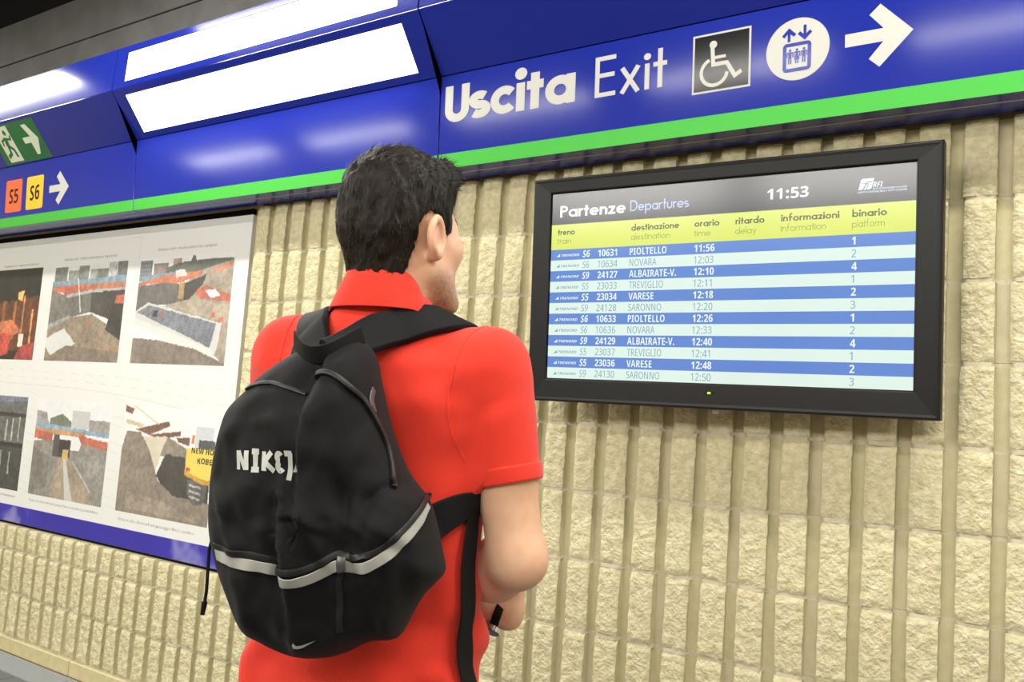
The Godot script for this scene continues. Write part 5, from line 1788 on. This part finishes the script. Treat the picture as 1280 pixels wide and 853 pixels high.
func pack_front(p: Vector2) -> float:
	var d := p - P_CEN
	var t := d.length() / pack_radius(fposmod(d.angle(), TAU))
	var h := 0.125 * sqrt(maxf(0.0, 1.0 - pow(minf(t, 1.0), 2.6)))
	var in_ := clampf((1.0 - t) * 6.0, 0.0, 1.0)
	var f := 0.0
	f += fold_step(p, P_FLAP, 0.019, 0.005, 0.080)
	f += fold_step(p, P_FOLD, 0.018, 0.005, 0.06)
	f += fold_step(p, P_LOW, 0.009, 0.006, 0.05)
	f -= gauss(line_dist(p, P_POCKET), 0.007) * 0.012
	f -= gauss(line_dist(p, P_ZIP2), 0.010) * 0.010
	f -= gauss(line_dist(p, P_SEAM), 0.004) * 0.003
	f -= gauss(line_dist(p, P_BAND) - 0.012, 0.006) * 0.002
	f += gauss(p.distance_to(Vector2(0.092, 0.0)), 0.028) * 0.012
	f -= gauss(p.distance_to(Vector2(0.030, 0.028)), 0.030) * 0.012
	f -= gauss(p.distance_to(Vector2(-0.085, 0.115)), 0.040) * 0.006
	f += gauss(p.distance_to(Vector2(-0.10, 0.02)), 0.03) * 0.005
	f += pack_noise.get_noise_2d(p.x * 1.4, p.y) * 0.012
	f += sin((p.x * 0.7 + p.y) * 95.0 + pack_noise.get_noise_2d(p.x, p.y * 1.3) * 5.0) * 0.0016 * smoothstep(0.05, -0.05, absf(p.y + 0.02) - 0.04)
	# creased cloth: a few sharp, short folds
	for l in P_CREASE: f += (gauss(line_dist(p, l[0]), l[1]) - 0.6 * gauss(line_dist(p + Vector2(0.006, 0.004), l[0]), l[1] * 1.3)) * l[2]
	return h + f * in_

func pack_point(p: Vector2, lift := 0.0) -> Vector3:
	if lift == 0.0: return Vector3(p.x, p.y, pack_front(p))
	return Vector3(p.x, p.y, pack_front(p)) + pack_normal(p) * lift

func pack_normal(p: Vector2) -> Vector3:
	var e := 0.003
	var hx := pack_front(p + Vector2(e, 0)) - pack_front(p - Vector2(e, 0))
	var hy := pack_front(p + Vector2(0, e)) - pack_front(p - Vector2(0, e))
	return Vector3(-hx, -hy, 2.0 * e).normalized()

func dense(l: Array, step: float) -> Array:
	var c := Curve2D.new()
	for i in l.size():
		var tan_: Vector2 = (l[mini(i + 1, l.size() - 1)] - l[maxi(i - 1, 0)]) / 6.0
		c.add_point(l[i], -tan_, tan_)
	c.bake_interval = step
	return Array(c.get_baked_points())

func pack_strip(l: Array, width: float, thick: float) -> ArrayMesh:
	var path := []
	var nn := []
	for p in dense(l, 0.004):
		path.append(pack_point(p, 0.0008))
		nn.append(pack_normal(p))
	var mb := MB.new()
	mb.strap(path, nn, width, thick)
	return mb.mesh()

func on_pack(tris: PackedVector2Array, frame: Transform2D, lift: float) -> ArrayMesh:
	var mb := MB.new()
	for i in range(0, tris.size() - 2, 3):
		var q := []
		for k in 3: q.append(pack_point(frame * tris[i + k], lift))
		if (tris[i + 1] - tris[i]).cross(tris[i + 2] - tris[i]) < 0.0: mb.tri(q[0], q[2], q[1])
		else: mb.tri(q[0], q[1], q[2])
	return mb.mesh()

func finer(tris: PackedVector2Array, longest: float) -> PackedVector2Array:
	var o := PackedVector2Array()
	var todo := []
	for i in range(0, tris.size() - 2, 3): todo.append([tris[i], tris[i + 1], tris[i + 2]])
	while todo:
		var t: Array = todo.pop_back()
		var best := 0
		var bl := 0.0
		for k in 3:
			var l: float = t[k].distance_to(t[(k + 1) % 3])
			if l > bl:
				bl = l
				best = k
		if bl <= longest:
			o.append_array(PackedVector2Array(t))
			continue
		var a: Vector2 = t[best]
		var b: Vector2 = t[(best + 1) % 3]
		var c: Vector2 = t[(best + 2) % 3]
		var m := (a + b) * 0.5
		todo.append([a, m, c])
		todo.append([m, b, c])
	return o

# ---- straps that lie on the shirt: points in the person's frame, pushed out to the cloth
func on_shirt(p: Vector3) -> Vector3:
	for k in 6:
		var d := shirt_d(p)
		p -= shirt_n(p) * d
	return p

func shirt_n(p: Vector3) -> Vector3:
	var e := 0.006
	return Vector3(shirt_d(p + Vector3(e, 0, 0)) - shirt_d(p - Vector3(e, 0, 0)), shirt_d(p + Vector3(0, e, 0)) - shirt_d(p - Vector3(0, e, 0)), shirt_d(p + Vector3(0, 0, e)) - shirt_d(p - Vector3(0, 0, e))).normalized()

func dense3(l: Array, step: float) -> Array:
	var c := Curve3D.new()
	for i in l.size():
		var tan_: Vector3 = (l[mini(i + 1, l.size() - 1)] - l[maxi(i - 1, 0)]) / 6.0
		c.add_point(l[i], -tan_, tan_)
	c.bake_interval = step
	return Array(c.get_baked_points())

# free: how many points at the start and end keep their place
func shirt_strap(l: Array, width: float, thick: float, to_pack: Transform3D, lift := 0.002, w_end := -1.0, exact := false) -> ArrayMesh:
	var path := []
	var nn := []
	for p in dense3(l, 0.012):
		var d := shirt_d(p)
		var nrm := shirt_n(p)
		var q: Vector3 = on_shirt(p) + nrm * lift if exact else p
		if not exact and d < lift: q = p + nrm * (lift - d)
		path.append(to_pack * q)
		nn.append(to_pack.basis * nrm)
	for r in 2:
		var sm := nn.duplicate()
		for i in range(1, nn.size() - 1): sm[i] = (nn[i - 1] + nn[i] * 2.0 + nn[i + 1]).normalized()
		nn = sm
	var mb := MB.new()
	mb.strap(path, nn, width, thick, w_end)
	return mb.mesh()

func backpack() -> void:
	pack_noise = FastNoiseLite.new()
	pack_noise.seed = 31
	pack_noise.frequency = 11.0
	pack_noise.fractal_octaves = 2
	var tmp := []
	for q in dense(P_OUT + [P_OUT[0]], 0.012):
		var d: Vector2 = q - P_CEN
		tmp.append([fposmod(d.angle(), TAU), d.length()])
	tmp.sort_custom(func(a, b): return a[0] < b[0])
	p_edge = tmp
	var t := thing("backpack", "black nylon backpack with grey reflective band worn on the person's back", "backpack", PACK, PACK_TURN)
	# bag: rings from the middle of the front over the rim to the back
	var rows := []
	var sides := 150
	var steps := [0.0, 0.04, 0.08, 0.12, 0.16, 0.2, 0.24, 0.28, 0.32, 0.36, 0.4, 0.44, 0.48, 0.52, 0.56, 0.6, 0.635, 0.67, 0.705, 0.74, 0.77, 0.8, 0.825, 0.85, 0.875, 0.9, 0.92, 0.94, 0.955, 0.97, 0.98, 0.988, 0.994, 0.998, 1.0]
	var back := [0.994, 0.975, 0.94, 0.88, 0.78, 0.6, 0.4, 0.2, 0.0]
	for s in steps:
		var row := PackedVector3Array()
		for k in sides:
			var a := TAU * k / sides
			var p: Vector2 = P_CEN + Vector2(cos(a), sin(a)) * pack_radius(a) * maxf(s, 0.0005)
			row.append(Vector3(p.x, p.y, pack_front(p)))
		rows.append(row)
	for s in back:
		var row := PackedVector3Array()
		for k in sides:
			var a := TAU * k / sides
			var p: Vector2 = P_CEN + Vector2(cos(a), sin(a)) * pack_radius(a) * maxf(s, 0.0005)
			row.append(Vector3(p.x, p.y, -0.062 * sqrt(maxf(0.0, 1.0 - pow(s, 3.0)))))
		rows.append(row)
	rows.reverse()
	var mb := MB.new()
	mb.grid(rows, true)
	var bag := part("bag", mb.mesh(), M.pack_nylon, t)
	part("reflective_band", pack_strip(P_BAND, 0.0150, 0.0012), M.reflective, bag, Vector3.ZERO, "grey reflective band")
	part("piping", pack_strip(P_PIPE, 0.008, 0.0045), M.pack_seam, bag)
	part("piping", pack_strip(P_SEAM, 0.006, 0.003), M.pack_seam, bag)
	var off := []
	for p in P_BAND: off.append(p + Vector2(-0.002, 0.013))
	part("zipper", pack_strip(off, 0.009, 0.0028), M.pack_seam, bag, Vector3.ZERO, "black zipper above the band")
	part("zip_cover", pack_strip([Vector2(0.0412, -0.082), Vector2(0.0418, -0.105), Vector2(0.0405, -0.1448)], 0.009, 0.002), M.pack_seam, bag)
	# zip puller
	var pull := part("zip_slider", pack_strip([Vector2(0.0412, -0.0480), Vector2(0.0414, -0.0620)], 0.011, 0.005), M.gunmetal, bag, Vector3.ZERO, "metal zip slider with a pull tab")
	part("pull_tab", pack_strip([Vector2(0.0412, -0.0620), Vector2(0.0408, -0.0860)], 0.008, 0.005), M.pack_webbing, pull)
	part("side_patch", pack_strip([Vector2(0.0496, 0.1679), Vector2(0.0503, 0.1534), Vector2(0.0558, 0.1366)], 0.010, 0.002), M.gunmetal, bag)
	# outlined lettering, printed
	var W := PackedVector2Array()
	var letters := [[[Vector2(0, 0), Vector2(0, 1)], [Vector2(0.05, 0.95), Vector2(0.57, 0.05)], [Vector2(0.62, 0), Vector2(0.62, 1)]], [[Vector2(0.95, 0.03), Vector2(1.45, 0.03)], [Vector2(1.2, 0), Vector2(1.2, 1)], [Vector2(0.98, 0.97), Vector2(1.42, 0.97)]], [[Vector2(1.78, 0), Vector2(1.78, 1)], [Vector2(2.35, 1), Vector2(1.85, 0.5)], [Vector2(1.85, 0.5), Vector2(2.42, 0)]], [arc(Vector2(2.84, 0.74), 0.14, 0.2, 30, 270, 10), arc(Vector2(2.84, 0.26), 0.16, 0.22, 90, 330, 10)], [[Vector2(3.20, 0.97), Vector2(3.70, 0.97)], [Vector2(3.60, 1.0), Vector2(3.36, -0.45)]]]
	for l in letters:
		for s in l: W.append_array(stroke(s, 0.15))
	W.append_array(poly([Vector2(3.60, -0.02), Vector2(3.92, -0.02), Vector2(3.92, 0.5)]))
	var fx := Vector2(-0.0258 + 0.1042, 0.0537 - 0.0510) / 3.92
	var frame := Transform2D(fx, Vector2(-0.0048, 0.0240), Vector2(-0.1022, 0.0517))
	part("lettering", on_pack(finer(W, 0.16), frame, 0.0014), M.print_grey, bag, Vector3.ZERO, "chunky grey printed lettering")
	var sw := poly([Vector2(0.0, 0.62), Vector2(-0.06, 0.36), Vector2(-0.02, 0.08), Vector2(0.16, 0.0), Vector2(0.40, 0.10), Vector2(1.0, 0.72), Vector2(0.36, 0.33), Vector2(0.14, 0.30), Vector2(0.05, 0.42)])
	part("emblem", on_pack(finer(sw, 0.1), Transform2D(Vector2(0.0265, 0.0015), Vector2(0.0, 0.0150), Vector2(-0.0147, -0.1690)), 0.0014), M.print_grey, bag, Vector3.ZERO, "small grey curved tick emblem")
	# straps over the shoulders
	var tp := t.transform.affine_inverse() * Transform3D(Basis(Vector3.UP, TURN), PERSON)
	var right := [Vector3(0.005, 1.335, 0.185), Vector3(0.020, 1.355, 0.150), Vector3(0.045, 1.380, 0.112), Vector3(0.085, 1.395, 0.060), Vector3(0.110, 1.390, 0.0), Vector3(0.118, 1.37, -0.06), Vector3(0.120, 1.32, -0.105), Vector3(0.122, 1.26, -0.13), Vector3(0.13, 1.20, -0.13), Vector3(0.15, 1.12, -0.11)]
	part("shoulder_strap", shirt_strap(right, 0.062, 0.011, tp), M.pack_webbing, t, Vector3.ZERO, "padded black shoulder strap")
	var left := [Vector3(-0.035, 1.305, 0.190), Vector3(-0.055, 1.335, 0.150), Vector3(-0.080, 1.375, 0.105), Vector3(-0.105, 1.390, 0.050), Vector3(-0.118, 1.390, 0.0), Vector3(-0.120, 1.37, -0.06), Vector3(-0.120, 1.32, -0.105), Vector3(-0.122, 1.26, -0.13), Vector3(-0.13, 1.20, -0.13), Vector3(-0.15, 1.12, -0.11)]
	part("shoulder_strap", shirt_strap(left, 0.062, 0.011, tp), M.pack_webbing, t, Vector3.ZERO, "padded black shoulder strap")
	# lower webbing from the strap ends, under the arms, to the bag
	var low_r := [Vector3(0.14, 1.14, -0.105), Vector3(0.160, 1.142, -0.06), Vector3(0.164, 1.142, -0.01), Vector3(0.162, 1.136, 0.035), Vector3(0.152, 1.118, 0.080), Vector3(0.128, 1.084, 0.130), Vector3(0.09, 1.045, 0.165)]
	part("webbing", shirt_strap(low_r, 0.028, 0.003, tp, 0.010, 0.060), M.pack_webbing, t)
	var low_l := [Vector3(-0.15, 1.13, -0.115), Vector3(-0.178, 1.12, -0.06), Vector3(-0.192, 1.12, 0.0), Vector3(-0.190, 1.10, 0.06), Vector3(-0.165, 1.07, 0.115), Vector3(-0.13, 1.05, 0.15)]
	part("webbing", shirt_strap(low_l, 0.036, 0.003, tp), M.pack_webbing, t)
	# loose strap end hanging at the right hip
	var tail := [Vector3(0.162, 1.125, 0.02), Vector3(0.172, 1.10, 0.036), Vector3(0.174, 1.04, 0.044), Vector3(0.180, 0.96, 0.044), Vector3(0.186, 0.88, 0.040), Vector3(0.190, 0.78, 0.038)]
	part("strap_end", shirt_strap(tail, 0.034, 0.002, tp, 0.007), M.pack_webbing, t, Vector3.ZERO, "loose black strap end hanging down")
	# grab loop between the straps
	var loop := []
	var ln := []
	for k in 15:
		var u := k / 14.0
		loop.append(Vector3(lerpf(-0.072, 0.022, u), 0.232 - 0.030 * sin(PI * u) + 0.012 * u, 0.015 + 0.055 * sin(PI * u)))
		ln.append(Vector3(0, -0.45, 1.0))
	mb = MB.new()
	mb.strap(loop, ln, 0.026, 0.002)
	part("grab_loop", mb.mesh(), M.pack_webbing, t, Vector3.ZERO, "black webbing grab loop")
	# cord with a toggle at the left side
	mb = MB.new()
	mb.tube([Vector3(-0.158, -0.045, 0.02), Vector3(-0.161, -0.065, 0.022), Vector3(-0.160, -0.09, 0.022), Vector3(-0.159, -0.12, 0.022), Vector3(-0.160, -0.138, 0.022)], 0.0024)
	var cord := part("cord", mb.mesh(), M.pack_webbing, t, Vector3.ZERO, "thin black pull cord")
	mb = MB.new()
	mb.tube([Vector3(-0.160, -0.135, 0.022), Vector3(-0.1604, -0.141, 0.022), Vector3(-0.161, -0.147, 0.022), Vector3(-0.1615, -0.152, 0.022)], 0.0042, 8, 0.0030)
	part("toggle", mb.mesh(), M.pack_webbing, cord)
